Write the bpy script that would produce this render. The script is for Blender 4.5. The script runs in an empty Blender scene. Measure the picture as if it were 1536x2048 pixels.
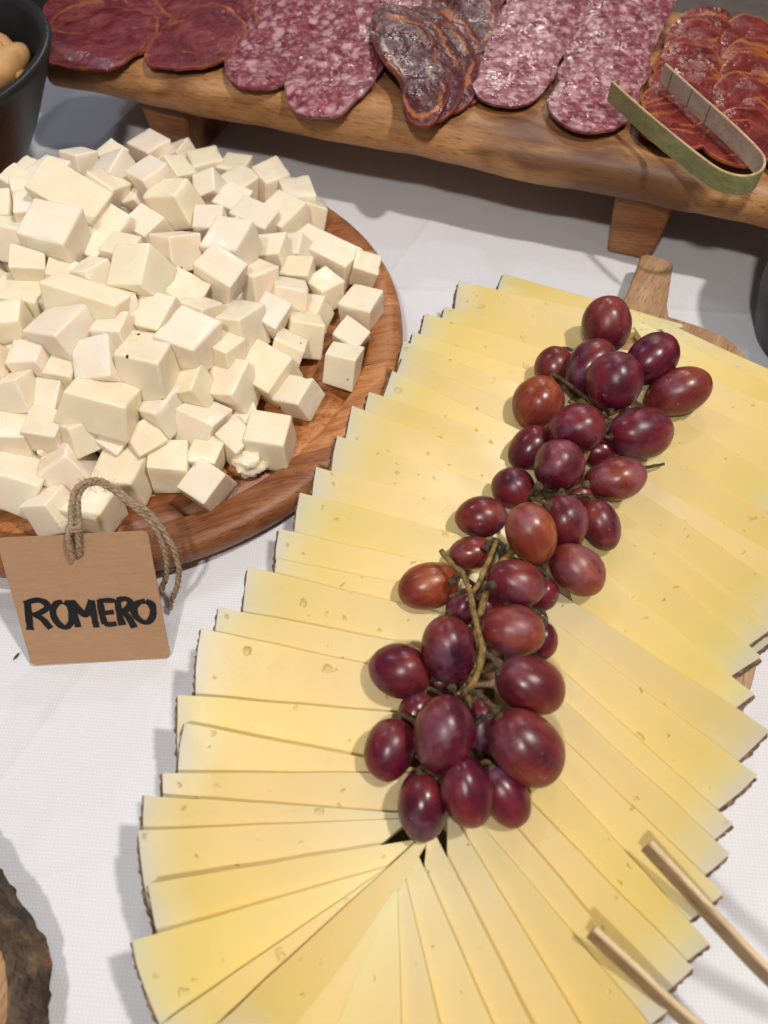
import bpy, bmesh, math, random
import numpy as np
from mathutils import Vector, Matrix, noise
random.seed(7)
R = math.radians
sc = bpy.context.scene
col = sc.collection

# ------------------------------------------------------------------ camera
FPX, PITCH, CAMH = 1538.0, R(56), 0.31
cd = bpy.data.cameras.new('camera'); cam = bpy.data.objects.new('camera', cd); col.objects.link(cam)
cd.sensor_fit = 'VERTICAL'; cd.sensor_height = 24.0; cd.lens = FPX / 2048 * 24.0
cam.location = (0, 0, CAMH); cam.rotation_euler = (math.pi / 2 - PITCH, 0, 0)
cd.clip_start = 0.01; cd.clip_end = 50
cd.dof.use_dof = True; cd.dof.focus_distance = 0.352; cd.dof.aperture_fstop = 6.5
sc.camera = cam
# ------------------------------------------------------------------ world, exposure
w = bpy.data.worlds.new('World'); sc.world = w; w.use_nodes = True
bg = w.node_tree.nodes['Background']; bg.inputs[0].default_value = (1.0, 0.95, 0.92, 1); bg.inputs[1].default_value = 0.15
sc.view_settings.view_transform = 'Standard'; sc.view_settings.look = 'None'
sc.view_settings.exposure = 0.10; sc.view_settings.gamma = 1.0
sc.render.engine = 'CYCLES'
sc.cycles.use_denoising = True
sc.cycles.max_bounces = 5; sc.cycles.use_adaptive_sampling = True; sc.cycles.adaptive_threshold = 0.03
# ------------------------------------------------------------------ ceiling lamps and cool daylight
def lamp(name, loc, power, radius, color):
    l = bpy.data.lights.new(name, 'SPOT'); l.energy = power; l.shadow_soft_size = radius; l.color = color
    l.spot_size = R(75); l.spot_blend = 0.6
    o = bpy.data.objects.new(name, l); o.location = loc
    o.rotation_euler = (Vector((0.0, 0.25, 0)) - Vector(loc)).to_track_quat('-Z', 'Y').to_euler()
    col.objects.link(o); return o
lamp('room_light', (0.50, 0.06, 1.30), 42, 0.035, (1.0, 0.94, 0.87))
lamp('room_light', (0.30, 1.45, 1.45), 12, 0.045, (1.0, 0.95, 0.90))
lamp('room_light', (-0.75, 0.95, 1.20), 8, 0.05, (0.62, 0.78, 1.0))  # spot standing in for cool daylight from the back left, not a ceiling lamp
lamp('room_light', (-0.22, -0.52, 1.20), 31, 0.045, (1.0, 0.94, 0.87))

lamp('room_light', (0.25, 2.90, 1.60), 24, 0.05, (1.0, 0.95, 0.90))

# ------------------------------------------------------------------ helpers
def P(px, py, z=0.0):
    """table point whose picture lies at (px,py) of the photograph when it is z above the table"""
    x = (px - 768) / FPX; y = (1024 - py) / FPX
    d = (x, math.cos(PITCH) + y * math.sin(PITCH), -math.sin(PITCH) + y * math.cos(PITCH))
    t = (z - CAMH) / d[2]
    return Vector((d[0] * t, d[1] * t, z))
def depth(p):
    return p.y * math.cos(PITCH) - (p.z - CAMH) * math.sin(PITCH)
CAM_R = Vector((1, 0, 0)); CAM_U = Vector((0, math.sin(PITCH), math.cos(PITCH))); CAM_F = Vector((0, math.cos(PITCH), -math.sin(PITCH)))

def link(o, parent=None):
    col.objects.link(o)
    if parent is not None:
        o.parent = parent
        o.matrix_parent_inverse = parent.matrix_basis.inverted()
    return o
def mesh_obj(name, verts, faces, mat, parent=None, smooth=35, uvs=None, origin=None, bevel=0, seg=2):
    vs = [Vector(v) for v in verts]
    if origin is None:
        xs = [v.x for v in vs]; ys = [v.y for v in vs]; zs = [v.z for v in vs]
        origin = Vector(((min(xs) + max(xs)) / 2, (min(ys) + max(ys)) / 2, min(zs)))
    else: origin = Vector(origin)
    me = bpy.data.meshes.new(name)
    me.from_pydata([v - origin for v in vs], [], faces)
    if uvs is not None:
        l = me.uv_layers.new(name='UVMap')
        for p in me.polygons:
            for li, vi in zip(p.loop_indices, p.vertices): l.data[li].uv = uvs[vi]
    bm = bmesh.new(); bm.from_mesh(me); bmesh.ops.recalc_face_normals(bm, faces=bm.faces); bm.to_mesh(me); bm.free()
    if smooth:
        for p in me.polygons: p.use_smooth = True
        if smooth < 180: me.set_sharp_from_angle(angle=R(smooth))
    me.materials.append(mat)
    o = bpy.data.objects.new(name, me); o.location = origin
    link(o, parent)
    if bevel:
        b = o.modifiers.new('bevel', 'BEVEL'); b.width = bevel; b.segments = seg; b.limit_method = 'ANGLE'; b.angle_limit = R(40)
        b.harden_normals = False
        for p in me.polygons: p.use_smooth = True
    return o
def bm_obj(name, bm, mat, parent=None, smooth=35, bevel=0, seg=2):
    bm.verts.ensure_lookup_table(); bm.verts.index_update()
    vs = [v.co.copy() for v in bm.verts]; fs = [[v.index for v in f.verts] for f in bm.faces]
    bm.free()
    return mesh_obj(name, vs, fs, mat, parent, smooth, bevel=bevel, seg=seg)
def tag(o, label=None, cat=None, group=None, kind=None):
    if label: o['label'] = label
    if cat: o['category'] = cat
    if group: o['group'] = group
    if kind: o['kind'] = kind
    return o
def empty(name, loc, label=None, cat=None, group=None):
    o = bpy.data.objects.new(name, None); o.location = loc; o.empty_display_size = 0.02
    col.objects.link(o); return tag(o, label, cat, group)
def catmull(pts, n=10, closed=False):
    pts = [Vector(p) for p in pts]; out = []
    m = len(pts)
    rng = range(m) if closed else range(m - 1)
    for i in rng:
        if closed: a, b, c, d = pts[(i - 1) % m], pts[i], pts[(i + 1) % m], pts[(i + 2) % m]
        else: a, b, c, d = pts[max(i - 1, 0)], pts[i], pts[i + 1], pts[min(i + 2, m - 1)]
        for k in range(n):
            t = k / n
            out.append(0.5 * ((2 * b) + (c - a) * t + (2 * a - 5 * b + 4 * c - d) * t * t + (3 * b - a - 3 * c + d) * t ** 3))
    if not closed: out.append(pts[-1])
    return out
def frames(path):
    fr = []; up = Vector((0.13, 0.2, 1)).normalized()
    for i, p in enumerate(path):
        t = (path[min(i + 1, len(path) - 1)] - path[max(i - 1, 0)]).normalized()
        s = t.cross(up)
        if s.length < 1e-4: s = t.cross(Vector((1, 0, 0)))
        s.normalize(); up = s.cross(t).normalized()
        fr.append((p, t, s, up))
    return fr
def tube_data(path, rad, n=7, V=None, Fs=None):
    V = [] if V is None else V; Fs = [] if Fs is None else Fs
    fr = frames(path); base = len(V)
    for i, (p, t, s, u) in enumerate(fr):
        r = rad(i / (len(fr) - 1)) if callable(rad) else rad
        for k in range(n):
            a = 2 * math.pi * k / n
            V.append(p + (s * math.cos(a) + u * math.sin(a)) * r)
    for i in range(len(fr) - 1):
        for k in range(n):
            Fs.append([base + i * n + k, base + i * n + (k + 1) % n, base + (i + 1) * n + (k + 1) % n, base + (i + 1) * n + k])
    Fs.append([base + k for k in range(n)][::-1]); Fs.append([base + (len(fr) - 1) * n + k for k in range(n)])
    return V, Fs
def ordinal(i):
    names = ['first', 'second', 'third', 'fourth', 'fifth', 'sixth', 'seventh', 'eighth', 'ninth', 'tenth', 'eleventh', 'twelfth',
             'thirteenth', 'fourteenth', 'fifteenth', 'sixteenth', 'seventeenth', 'eighteenth', 'nineteenth', 'twentieth',
             'twenty-first', 'twenty-second', 'twenty-third', 'twenty-fourth', 'twenty-fifth', 'twenty-sixth', 'twenty-seventh', 'twenty-eighth']
    return names[i]

# ------------------------------------------------------------------ materials
class NT:
    def __init__(self, name):
        self.m = bpy.data.materials.new(name); self.m.use_nodes = True
        self.t = self.m.node_tree; self.b = self.t.nodes['Principled BSDF']
    def n(self, typ, **kw):
        nd = self.t.nodes.new(typ)
        for k, v in kw.items():
            if k.startswith('i_'):
                key = k[2:]; key = int(key) if key.isdigit() else key.replace('_', ' ')
                if hasattr(v, 'bl_idname') or isinstance(v, bpy.types.NodeSocket): self.t.links.new(v, nd.inputs[key])
                else: nd.inputs[key].default_value = v
            else: setattr(nd, k, v)
        return nd
    def l(self, a, b): self.t.links.new(a, b)
    def set(self, **kw):
        for k, v in kw.items():
            inp = self.b.inputs[k.replace('_', ' ')]
            if isinstance(v, bpy.types.NodeSocket): self.l(v, inp)
            else: inp.default_value = v
    def pos(self): return self.n('ShaderNodeNewGeometry').outputs['Position']
    def obj(self): return self.n('ShaderNodeTexCoord').outputs['Object']
    def uv(self): return self.n('ShaderNodeTexCoord').outputs['UV']
    def rnd(self): return self.n('ShaderNodeObjectInfo').outputs['Random']
    def ocol(self): return self.n('ShaderNodeObjectInfo').outputs['Color']
    def mapping(self, v, scale=(1, 1, 1), rot=(0, 0, 0), loc=(0, 0, 0)):
        return self.n('ShaderNodeMapping', i_0=v, i_1=loc, i_2=rot, i_3=scale).outputs[0]
    def noise(self, v, scale, detail=3, rough=0.55, dist=0.0):
        return self.n('ShaderNodeTexNoise', i_Vector=v, i_Scale=scale, i_Detail=detail, i_Roughness=rough, i_Distortion=dist).outputs['Fac']
    def noisec(self, v, scale, detail=3):
        return self.n('ShaderNodeTexNoise', i_Vector=v, i_Scale=scale, i_Detail=detail).outputs['Color']
    def vor(self, v, scale, feature='F1', out='Distance', rnd=1.0, smooth=None):
        nd = self.n('ShaderNodeTexVoronoi', feature=feature, i_Vector=v, i_Scale=scale, i_Randomness=rnd)
        return nd.outputs[out]
    def ramp(self, f, stops, interp='LINEAR'):
        nd = self.n('ShaderNodeValToRGB', i_0=f); cr = nd.color_ramp; cr.interpolation = interp
        while len(cr.elements) < len(stops): cr.elements.new(0.5)
        for e, (p, c) in zip(cr.elements, stops):
            e.position = p; e.color = (c, c, c, 1) if not hasattr(c, '__len__') else (*c, 1)
        return nd.outputs[0]
    def math(self, op, a, b=0.0, clamp=False):
        return self.n('ShaderNodeMath', operation=op, use_clamp=clamp, i_0=a, i_1=b).outputs[0]
    def mix(self, f, a, b, mode='MIX'):
        nd = self.n('ShaderNodeMix', data_type='RGBA', blend_type=mode)
        for s, v in ((nd.inputs[0], f), (nd.inputs[6], a), (nd.inputs[7], b)):
            if isinstance(v, bpy.types.NodeSocket): self.l(v, s)
            else: s.default_value = v if not hasattr(v, '__len__') else (*v[:3], 1)
        return nd.outputs[2]
    def bump(self, h, strength=0.5, dist=0.001, prev=None):
        nd = self.n('ShaderNodeBump', i_Strength=strength, i_Distance=dist, i_Height=h)
        if prev is not None: self.l(prev, nd.inputs['Normal'])
        return nd.outputs[0]
    def add(self, a, b): return self.n('ShaderNodeVectorMath', operation='ADD', i_0=a, i_1=b).outputs[0]

def srgb(r, g, b):
    f = lambda c: (c / 255 / 12.92) if c / 255 <= 0.04045 else ((c / 255 + 0.055) / 1.055) ** 2.4
    return (f(r), f(g), f(b))

def m_cloth():
    n = NT('white_cotton'); p = n.pos()
    warp = n.n('ShaderNodeTexWave', wave_type='BANDS', bands_direction='X', i_Vector=n.mapping(p, rot=(0, 0, R(4))), i_Scale=220.0, i_Distortion=1.2, i_Detail=1.0, i_Detail_Scale=0.4).outputs['Fac']
    weft = n.n('ShaderNodeTexWave', wave_type='BANDS', bands_direction='Y', i_Vector=n.mapping(p, rot=(0, 0, R(4))), i_Scale=240.0, i_Distortion=1.2, i_Detail=1.0, i_Detail_Scale=0.4).outputs['Fac']
    weave = n.math('MULTIPLY', warp, weft)
    slub = n.noise(n.mapping(p, scale=(40, 900, 1)), 1.0, 2)
    fine = n.noise(p, 1500, 2)
    big = n.noise(p, 9, 3)
    c = n.mix(big, (0.745, 0.75, 0.785), (0.805, 0.81, 0.845))
    c = n.mix(n.math('MULTIPLY', n.math('SUBTRACT', 1.0, weave), 0.26), c, (0.42, 0.40, 0.43))
    c = n.mix(n.math('MULTIPLY', n.ramp(slub, [(0.55, 0), (0.8, 1)]), 0.10), c, (0.5, 0.48, 0.5))
    h = n.math('ADD', n.math('MULTIPLY', weave, 1.0), n.math('MULTIPLY', fine, 0.5))
    b1 = n.bump(n.noise(n.mapping(p, scale=(1, 1, 1)), 14, 4), 0.35, 0.004)
    sx = n.n('ShaderNodeSeparateXYZ', i_0=p)
    wob = n.math('MULTIPLY', n.math('SUBTRACT', n.noise(p, 6, 2), 0.5), 0.02)
    cre = None
    for (ax, ay, cc) in ((1.0, 0.12, -0.165), (0.10, 1.0, 0.372), (0.9, -0.45, -0.17), (-0.2, 1.0, 0.075)):
        t = n.math('ADD', n.math('ADD', n.math('MULTIPLY', sx.outputs[0], ax), n.math('MULTIPLY', sx.outputs[1], ay)), -cc)
        r = n.ramp(n.math('ABSOLUTE', n.math('ADD', t, wob)), [(0.0, 1), (0.005, 0.35), (0.018, 0)], 'EASE')
        cre = r if cre is None else n.math('ADD', cre, r)
    b1 = n.bump(cre, 0.5, 0.0016, b1)
    n.set(Base_Color=c, Roughness=0.92, Normal=n.bump(h, 0.45, 0.00025, b1), Sheen_Weight=0.15)
    return n.m
def m_wood(name, c0, c1, c2, ang, grain=1.0, rough=0.42, dark=None, tint=True, spec=0.4):
    n = NT(name); p = n.pos()
    q = n.mapping(p, rot=(0, 0, -ang))
    off = n.n('ShaderNodeCombineXYZ', i_0=n.math('MULTIPLY', n.rnd(), 3.0), i_1=n.math('MULTIPLY', n.rnd(), 7.0)).outputs[0]
    q = n.add(q, off)
    warpv = n.n('ShaderNodeVectorMath', operation='SCALE', i_0=n.noisec(q, 12, 2)); warpv.inputs['Scale'].default_value = 0.02
    q = n.add(q, warpv.outputs[0])
    rings = n.noise(n.mapping(q, scale=(3.2 * grain, 46 * grain, 40 * grain)), 1.0, 4, 0.6, 1.2)
    fib = n.noise(n.mapping(q, scale=(22, 620, 620)), 1.0, 3, 0.6)
    pores = n.noise(n.mapping(q, scale=(90, 1500, 1500)), 1.0, 2, 0.6)
    f = n.math('ADD', n.math('MULTIPLY', rings, 0.72), n.math('MULTIPLY', fib, 0.28))
    c = n.ramp(f, [(0.30, c0), (0.48, c1), (0.66, c2)])
    c = n.mix(n.math('MULTIPLY', n.ramp(pores, [(0.56, 0), (0.68, 1)]), 0.65), c, tuple(x * 0.35 for x in c0))
    if dark:
        k = n.ramp(n.noise(n.mapping(q, scale=(8, 17, 17), loc=(dark[1], 0.9, 0)), 1.0, 3, 0.55, 0.5), [(0.53, 0), (0.62, 1)])
        c = n.mix(n.math('MULTIPLY', k, 0.8), c, dark[0])
    if tint: c = n.mix(1.0, c, n.ocol(), 'MULTIPLY')
    h = n.math('ADD', n.math('MULTIPLY', fib, 0.6), n.math('MULTIPLY', pores, -0.5))
    n.set(Base_Color=c, Roughness=n.ramp(fib, [(0.2, rough - 0.08), (0.8, rough + 0.12)]), Normal=n.bump(h, 0.35, 0.0006), Specular_IOR_Level=spec)
    return n.m
def m_cheese():
    n = NT('yellow_cheese'); p = n.pos(); uv = n.n('ShaderNodeSeparateXYZ', i_0=n.uv())
    u = uv.outputs[0]
    big = n.noise(p, 45, 3)
    uu = n.math('ADD', u, n.math('MULTIPLY', n.math('SUBTRACT', big, 0.5), 0.10))
    c = n.ramp(uu, [(0.05, (0.76, 0.665, 0.39)), (0.40, (0.755, 0.60, 0.275)), (0.66, (0.745, 0.57, 0.215)), (0.83, (0.69, 0.54, 0.185)), (0.94, (0.65, 0.555, 0.28)), (1.0, (0.58, 0.535, 0.41))])
    c = n.mix(1.0, c, n.ocol(), 'MULTIPLY')
    warp = n.n('ShaderNodeVectorMath', operation='SCALE', i_0=n.noisec(p, 260, 2)); warp.inputs['Scale'].default_value = 0.0045
    q = n.add(n.mapping(p, scale=(1, 1, 0.35)), warp.outputs[0])
    # sparse irregular eyes: a jittered cell pattern, only some cells open
    v1 = n.n('ShaderNodeTexVoronoi', feature='F1', i_Vector=q, i_Scale=105.0)
    keep = n.ramp(n.n('ShaderNodeSeparateColor', i_0=v1.outputs['Color']).outputs[0], [(0.80, 0), (0.83, 1)])
    d1 = n.ramp(v1.outputs['Distance'], [(0.03, 1), (0.11, 0.7), (0.19, 0)])
    e1 = n.math('MULTIPLY', d1, keep)
    v2 = n.n('ShaderNodeTexVoronoi', feature='F1', i_Vector=n.mapping(q, loc=(0.37, 0.11, 0.5)), i_Scale=230.0)
    keep2 = n.ramp(n.n('ShaderNodeSeparateColor', i_0=v2.outputs['Color']).outputs[1], [(0.86, 0), (0.88, 1)])
    e2 = n.math('MULTIPLY', n.ramp(v2.outputs['Distance'], [(0.05, 1), (0.22, 0)]), keep2)
    eyes = n.math('MAXIMUM', e1, n.math('MULTIPLY', e2, 0.7))
    c = n.mix(n.math('MULTIPLY', eyes, 0.34), c, (0.56, 0.37, 0.09))
    fine = n.noise(n.mapping(p, scale=(1, 1, 1)), 420, 3)
    b = n.bump(fine, 0.12, 0.0006)
    b = n.bump(n.noise(p, 60, 2), 0.09, 0.0018, b)
    b = n.bump(n.math('SUBTRACT', 1.0, eyes), 0.7, 0.0012, b)
    gl = n.ramp(n.noise(p, 38, 2), [(0.45, 0.36), (0.65, 0.50)])
    n.set(Base_Color=c, Roughness=gl, Normal=b, Subsurface_Weight=0.35, Subsurface_Radius=(0.0022, 0.0012, 0.0004), Subsurface_Scale=1.0, Specular_IOR_Level=0.34)
    return n.m
def m_rind():
    n = NT('cheese_rind'); p = n.pos()
    c = n.ramp(n.noise(p, 420, 3, 0.6), [(0.32, (0.030, 0.018, 0.010)), (0.5, (0.12, 0.062, 0.028)), (0.68, (0.27, 0.15, 0.07))])
    n.set(Base_Color=c, Roughness=0.6, Normal=n.bump(n.noise(p, 700, 3), 0.8, 0.0008)); return n.m
def m_ivory(specks):
    n = NT('white_cheese_with_herbs' if specks else 'white_cheese'); p = n.pos()
    c = n.ramp(n.noise(p, 60, 3), [(0.3, (0.865, 0.765, 0.585)), (0.7, (0.89, 0.81, 0.665))])
    c = n.mix(1.0, c, n.ocol(), 'MULTIPLY')
    if specks:
        v = n.n('ShaderNodeTexVoronoi', feature='F1', i_Vector=n.add(p, n.n('ShaderNodeVectorMath', operation='SCALE', i_0=n.noisec(p, 500, 2)).outputs[0]), i_Scale=150.0)
        v2 = n.n('ShaderNodeTexVoronoi', feature='F1', i_Vector=n.mapping(p, scale=(1, 0.6, 1)), i_Scale=170.0)
        k = n.ramp(n.n('ShaderNodeSeparateColor', i_0=v2.outputs['Color']).outputs[0], [(0.84, 0), (0.85, 1)])
        s = n.math('MULTIPLY', n.ramp(v2.outputs['Distance'], [(0.10, 1), (0.15, 0)]), k)
        c = n.mix(s, c, (0.02, 0.025, 0.012))
    fine = n.noise(p, 330, 3)
    knife = n.noise(n.mapping(n.obj(), scale=(90, 1500, 260), rot=(0.3, 0.2, 0.1)), 1.0, 2)
    b = n.bump(n.math('ADD', n.math('MULTIPLY', fine, 0.7), n.math('MULTIPLY', knife, 0.25)), 0.14, 0.0006); b = n.bump(n.noise(p, 80, 2), 0.2, 0.002, b)
    n.set(Base_Color=c, Roughness=n.ramp(n.noise(p, 30, 2), [(0.42, 0.24), (0.6, 0.42)]), Normal=b, Subsurface_Weight=0.5, Subsurface_Radius=(0.0042, 0.0027, 0.0013), Subsurface_Scale=1.0, Specular_IOR_Level=0.32)
    return n.m
def m_grape():
    n = NT('red_grape_skin'); o = n.obj(); r = n.rnd()
    off = n.n('ShaderNodeCombineXYZ', i_0=n.math('MULTIPLY', r, 11.0), i_1=n.math('MULTIPLY', r, 5.0), i_2=n.math('MULTIPLY', r, 3.0)).outputs[0]
    q = n.add(o, off)
    blush = n.noise(n.mapping(q, scale=(1, 1, 0.7)), 75, 3, 0.6)
    streak = n.noise(n.mapping(q, scale=(1, 1, 0.22)), 420, 3, 0.6)
    f = n.math('ADD', n.math('MULTIPLY', blush, 0.75), n.math('MULTIPLY', streak, 0.25))
    deep = n.ramp(f, [(0.32, (0.026, 0.003, 0.016)), (0.5, (0.090, 0.005, 0.020)), (0.68, (0.20, 0.016, 0.026))])
    red = n.ramp(f, [(0.30, (0.13, 0.013, 0.012)), (0.5, (0.26, 0.048, 0.020)), (0.70, (0.40, 0.145, 0.045))])
    tintf = n.n('ShaderNodeSeparateColor', i_0=n.ocol()).outputs[0]
    zf = n.n('ShaderNodeSeparateXYZ', i_0=o).outputs[2]
    grad = n.math('ADD', tintf, n.math('MULTIPLY', zf, 14.0), clamp=True)
    c = n.mix(grad, deep, red)
    bloom = n.ramp(n.noise(q, 55, 4, 0.65), [(0.52, 0), (0.70, 1)])
    c = n.mix(n.math('MULTIPLY', bloom, 0.36), c, (0.34, 0.17, 0.26))
    v = n.n('ShaderNodeTexVoronoi', feature='F1', i_Vector=q, i_Scale=330.0)
    k = n.ramp(n.n('ShaderNodeSeparateColor', i_0=v.outputs['Color']).outputs[0], [(0.80, 0), (0.82, 1)])
    sp = n.math('MULTIPLY', n.ramp(v.outputs['Distance'], [(0.06, 1), (0.14, 0)]), k)
    c = n.mix(n.math('MULTIPLY', sp, 0.6), c, (0.55, 0.36, 0.30))
    rough = n.ramp(n.noise(q, 120, 3), [(0.3, 0.22), (0.7, 0.40)])
    rough = n.math('ADD', rough, n.math('MULTIPLY', bloom, 0.12))
    n.set(Base_Color=c, Roughness=rough, Normal=n.bump(n.noise(q, 160, 2), 0.10, 0.0015), Subsurface_Weight=0.28, Subsurface_Radius=(0.006, 0.0012, 0.0008), Subsurface_Scale=1.0, Specular_IOR_Level=0.5)
    return n.m
def m_simple(name, c, rough=0.5, var=0.25, scale=80, bump=0.3, bd=0.0005, spec=0.5, **kw):
    n = NT(name); p = n.pos()
    cc = n.ramp(n.noise(p, scale, 4, 0.6), [(0.3, tuple(x * (1 - var) for x in c)), (0.7, tuple(min(1, x * (1 + var)) for x in c))])
    n.set(Base_Color=cc, Roughness=rough, Normal=n.bump(n.noise(p, scale * 6, 3), bump, bd), Specular_IOR_Level=spec, **kw); return n.m
def meat_bump(n, p):
    b = n.bump(n.noise(p, 75, 3), 0.6, 0.004)
    return n.bump(n.noise(p, 260, 2), 0.28, 0.0014, b)
def m_salami():
    n = NT('salami'); p = n.pos()
    off = n.n('ShaderNodeCombineXYZ', i_0=n.math('MULTIPLY', n.rnd(), 3.0), i_1=n.math('MULTIPLY', n.rnd(), 9.0)).outputs[0]
    q = n.add(p, off)
    wv = n.n('ShaderNodeVectorMath', operation='SCALE', i_0=n.noisec(q, 150, 3)); wv.inputs['Scale'].default_value = 0.011
    q2 = n.add(q, wv.outputs[0])
    v = n.n('ShaderNodeTexVoronoi', feature='F1', i_Vector=q2, i_Scale=150.0)
    cellr = n.n('ShaderNodeSeparateColor', i_0=v.outputs['Color']).outputs[0]
    fat = n.math('MULTIPLY', n.ramp(v.outputs['Distance'], [(0.30, 1), (0.62, 0)]), n.ramp(cellr, [(0.40, 0), (0.52, 1)]))
    v2 = n.n('ShaderNodeTexVoronoi', feature='F1', i_Vector=n.mapping(q2, loc=(0.2, 0.4, 0)), i_Scale=330.0)
    fat2 = n.math('MULTIPLY', n.ramp(v2.outputs['Distance'], [(0.3, 1), (0.6, 0)]), n.ramp(n.n('ShaderNodeSeparateColor', i_0=v2.outputs['Color']).outputs[1], [(0.5, 0), (0.6, 1)]))
    f = n.math('MAXIMUM', fat, n.math('MULTIPLY', fat2, 0.65))
    lean = n.ramp(n.noise(q, 170, 3), [(0.3, (0.10, 0.013, 0.024)), (0.5, (0.20, 0.034, 0.055)), (0.7, (0.31, 0.08, 0.10))])
    c = n.mix(n.math('MULTIPLY', f, 0.75), lean, (0.58, 0.34, 0.35))
    uv = n.n('ShaderNodeSeparateXYZ', i_0=n.uv())
    c = n.mix(n.ramp(uv.outputs[0], [(0.94, 0), (1.0, 0.7)]), c, (0.16, 0.04, 0.04))
    n.set(Base_Color=c, Roughness=n.ramp(n.noise(q, 130, 3), [(0.4, 0.18), (0.6, 0.45)]), Normal=meat_bump(n, q), Specular_IOR_Level=0.5, Subsurface_Weight=0.1, Subsurface_Radius=(0.003, 0.001, 0.001), Subsurface_Scale=1.0)
    return n.m
def m_loin(name, cdark, cmid, clite, fatc, fat_amt, streakscale, rimc=1.0, fatmix=0.8):
    n = NT(name); p = n.pos()
    off = n.n('ShaderNodeCombineXYZ', i_0=n.math('MULTIPLY', n.rnd(), 3.0), i_1=n.math('MULTIPLY', n.rnd(), 9.0)).outputs[0]
    o = n.add(n.obj(), off)
    wv = n.n('ShaderNodeVectorMath', operation='SCALE', i_0=n.noisec(o, 40, 3)); wv.inputs['Scale'].default_value = 0.03
    q = n.add(o, wv.outputs[0])
    band = n.noise(n.mapping(q, scale=(16 * streakscale, 75 * streakscale, 30)), 1.0, 3, 0.55, 0.6)
    fib = n.noise(n.mapping(q, scale=(60, 420, 100)), 1.0, 3, 0.6)
    lean = n.ramp(n.math('ADD', n.math('MULTIPLY', fib, 0.45), n.math('MULTIPLY', n.noise(q, 45, 3), 0.55)), [(0.34, cdark), (0.5, cmid), (0.66, clite)])
    fat = n.ramp(band, [(0.585 - fat_amt, 0), (0.625 - fat_amt, 1), (0.665 - fat_amt, 1), (0.70 - fat_amt, 0)])
    c = n.mix(n.math('MULTIPLY', fat, fatmix), lean, n.ramp(fib, [(0.3, tuple(x * 0.6 for x in fatc)), (0.7, fatc)]))
    uv = n.n('ShaderNodeSeparateXYZ', i_0=n.uv())
    edge = n.math('ADD', uv.outputs[0], n.math('MULTIPLY', n.noise(q, 90, 2), 0.10))
    arcs = n.math('MULTIPLY', n.ramp(edge, [(0.98, 0), (1.03, 0.8)]), n.ramp(n.noise(o, 28, 2), [(0.40, 0.05), (0.58, 1)]))
    c = n.mix(n.math('MULTIPLY', arcs, rimc), c, (0.42, 0.12, 0.02))
    n.set(Base_Color=c, Roughness=n.ramp(n.noise(q, 90, 3), [(0.35, 0.20), (0.65, 0.46)]), Normal=meat_bump(n, p), Specular_IOR_Level=0.5, Subsurface_Weight=0.1, Subsurface_Radius=(0.003, 0.001, 0.0008), Subsurface_Scale=1.0)
    return n.m
def m_cecina():
    n = NT('dark_cured_beef')
    off = n.n('ShaderNodeCombineXYZ', i_0=n.math('MULTIPLY', n.rnd(), 3.0), i_1=n.math('MULTIPLY', n.rnd(), 9.0)).outputs[0]
    p = n.pos(); q = n.add(p, off)
    uv = n.n('ShaderNodeSeparateXYZ', i_0=n.uv()); u = uv.outputs[0]
    w1 = n.noise(q, 32, 3, 0.55, 0.4)
    f = n.math('ADD', u, n.math('MULTIPLY', n.math('SUBTRACT', w1, 0.5), 0.9))
    lines = n.noise(n.n('ShaderNodeCombineXYZ', i_0=n.math('MULTIPLY', f, 16.0), i_1=n.math('MULTIPLY', n.rnd(), 40.0)).outputs[0], 1.0, 3, 0.6)
    lean = n.ramp(lines, [(0.30, (0.028, 0.006, 0.010)), (0.5, (0.068, 0.011, 0.016)), (0.72, (0.16, 0.025, 0.024))])
    cream = n.math('MULTIPLY', n.ramp(f, [(0.52, 0), (0.57, 1), (0.62, 1), (0.66, 0)]), n.ramp(n.noise(q, 22, 2), [(0.45, 0), (0.6, 0.85)]))
    orange = n.math('MULTIPLY', n.ramp(f, [(0.74, 0), (0.79, 1), (0.84, 1), (0.88, 0)]), n.ramp(n.noise(n.mapping(q, loc=(3, 1, 0)), 26, 2), [(0.42, 0), (0.58, 0.85)]))
    c = n.mix(cream, lean, (0.42, 0.27, 0.22))
    c = n.mix(orange, c, (0.42, 0.125, 0.03))
    c = n.mix(n.ramp(u, [(0.93, 0), (1.0, 0.8)]), c, (0.20, 0.035, 0.022))
    n.set(Base_Color=c, Roughness=n.ramp(n.noise(q, 90, 3), [(0.35, 0.20), (0.65, 0.45)]), Normal=meat_bump(n, p), Specular_IOR_Level=0.45)
    return n.m
def m_kraft():
    n = NT('kraft_card'); p = n.pos()
    f = n.noise(n.mapping(p, scale=(170, 170, 900)), 1.0, 4, 0.6)
    c = n.ramp(f, [(0.25, (0.39, 0.225, 0.12)), (0.75, (0.46, 0.275, 0.155))])
    c = n.mix(n.ramp(n.noise(p, 1800, 2), [(0.62, 0), (0.75, 0.5)]), c, (0.25, 0.13, 0.07))
    n.set(Base_Color=c, Roughness=0.8, Normal=n.bump(f, 0.15, 0.0004)); return n.m
def m_bark():
    n = NT('bark'); p = n.pos()
    f = n.noise(n.mapping(p, scale=(60, 60, 30)), 1.0, 5, 0.65)
    c = n.ramp(f, [(0.32, (0.018, 0.012, 0.008)), (0.48, (0.075, 0.048, 0.030)), (0.60, (0.17, 0.105, 0.06)), (0.70, (0.32, 0.14, 0.05))])
    n.set(Base_Color=c, Roughness=0.85, Normal=n.bump(n.math('ADD', n.noise(p, 240, 4), n.noise(p, 70, 3)), 1.0, 0.004)); return n.m
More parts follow.
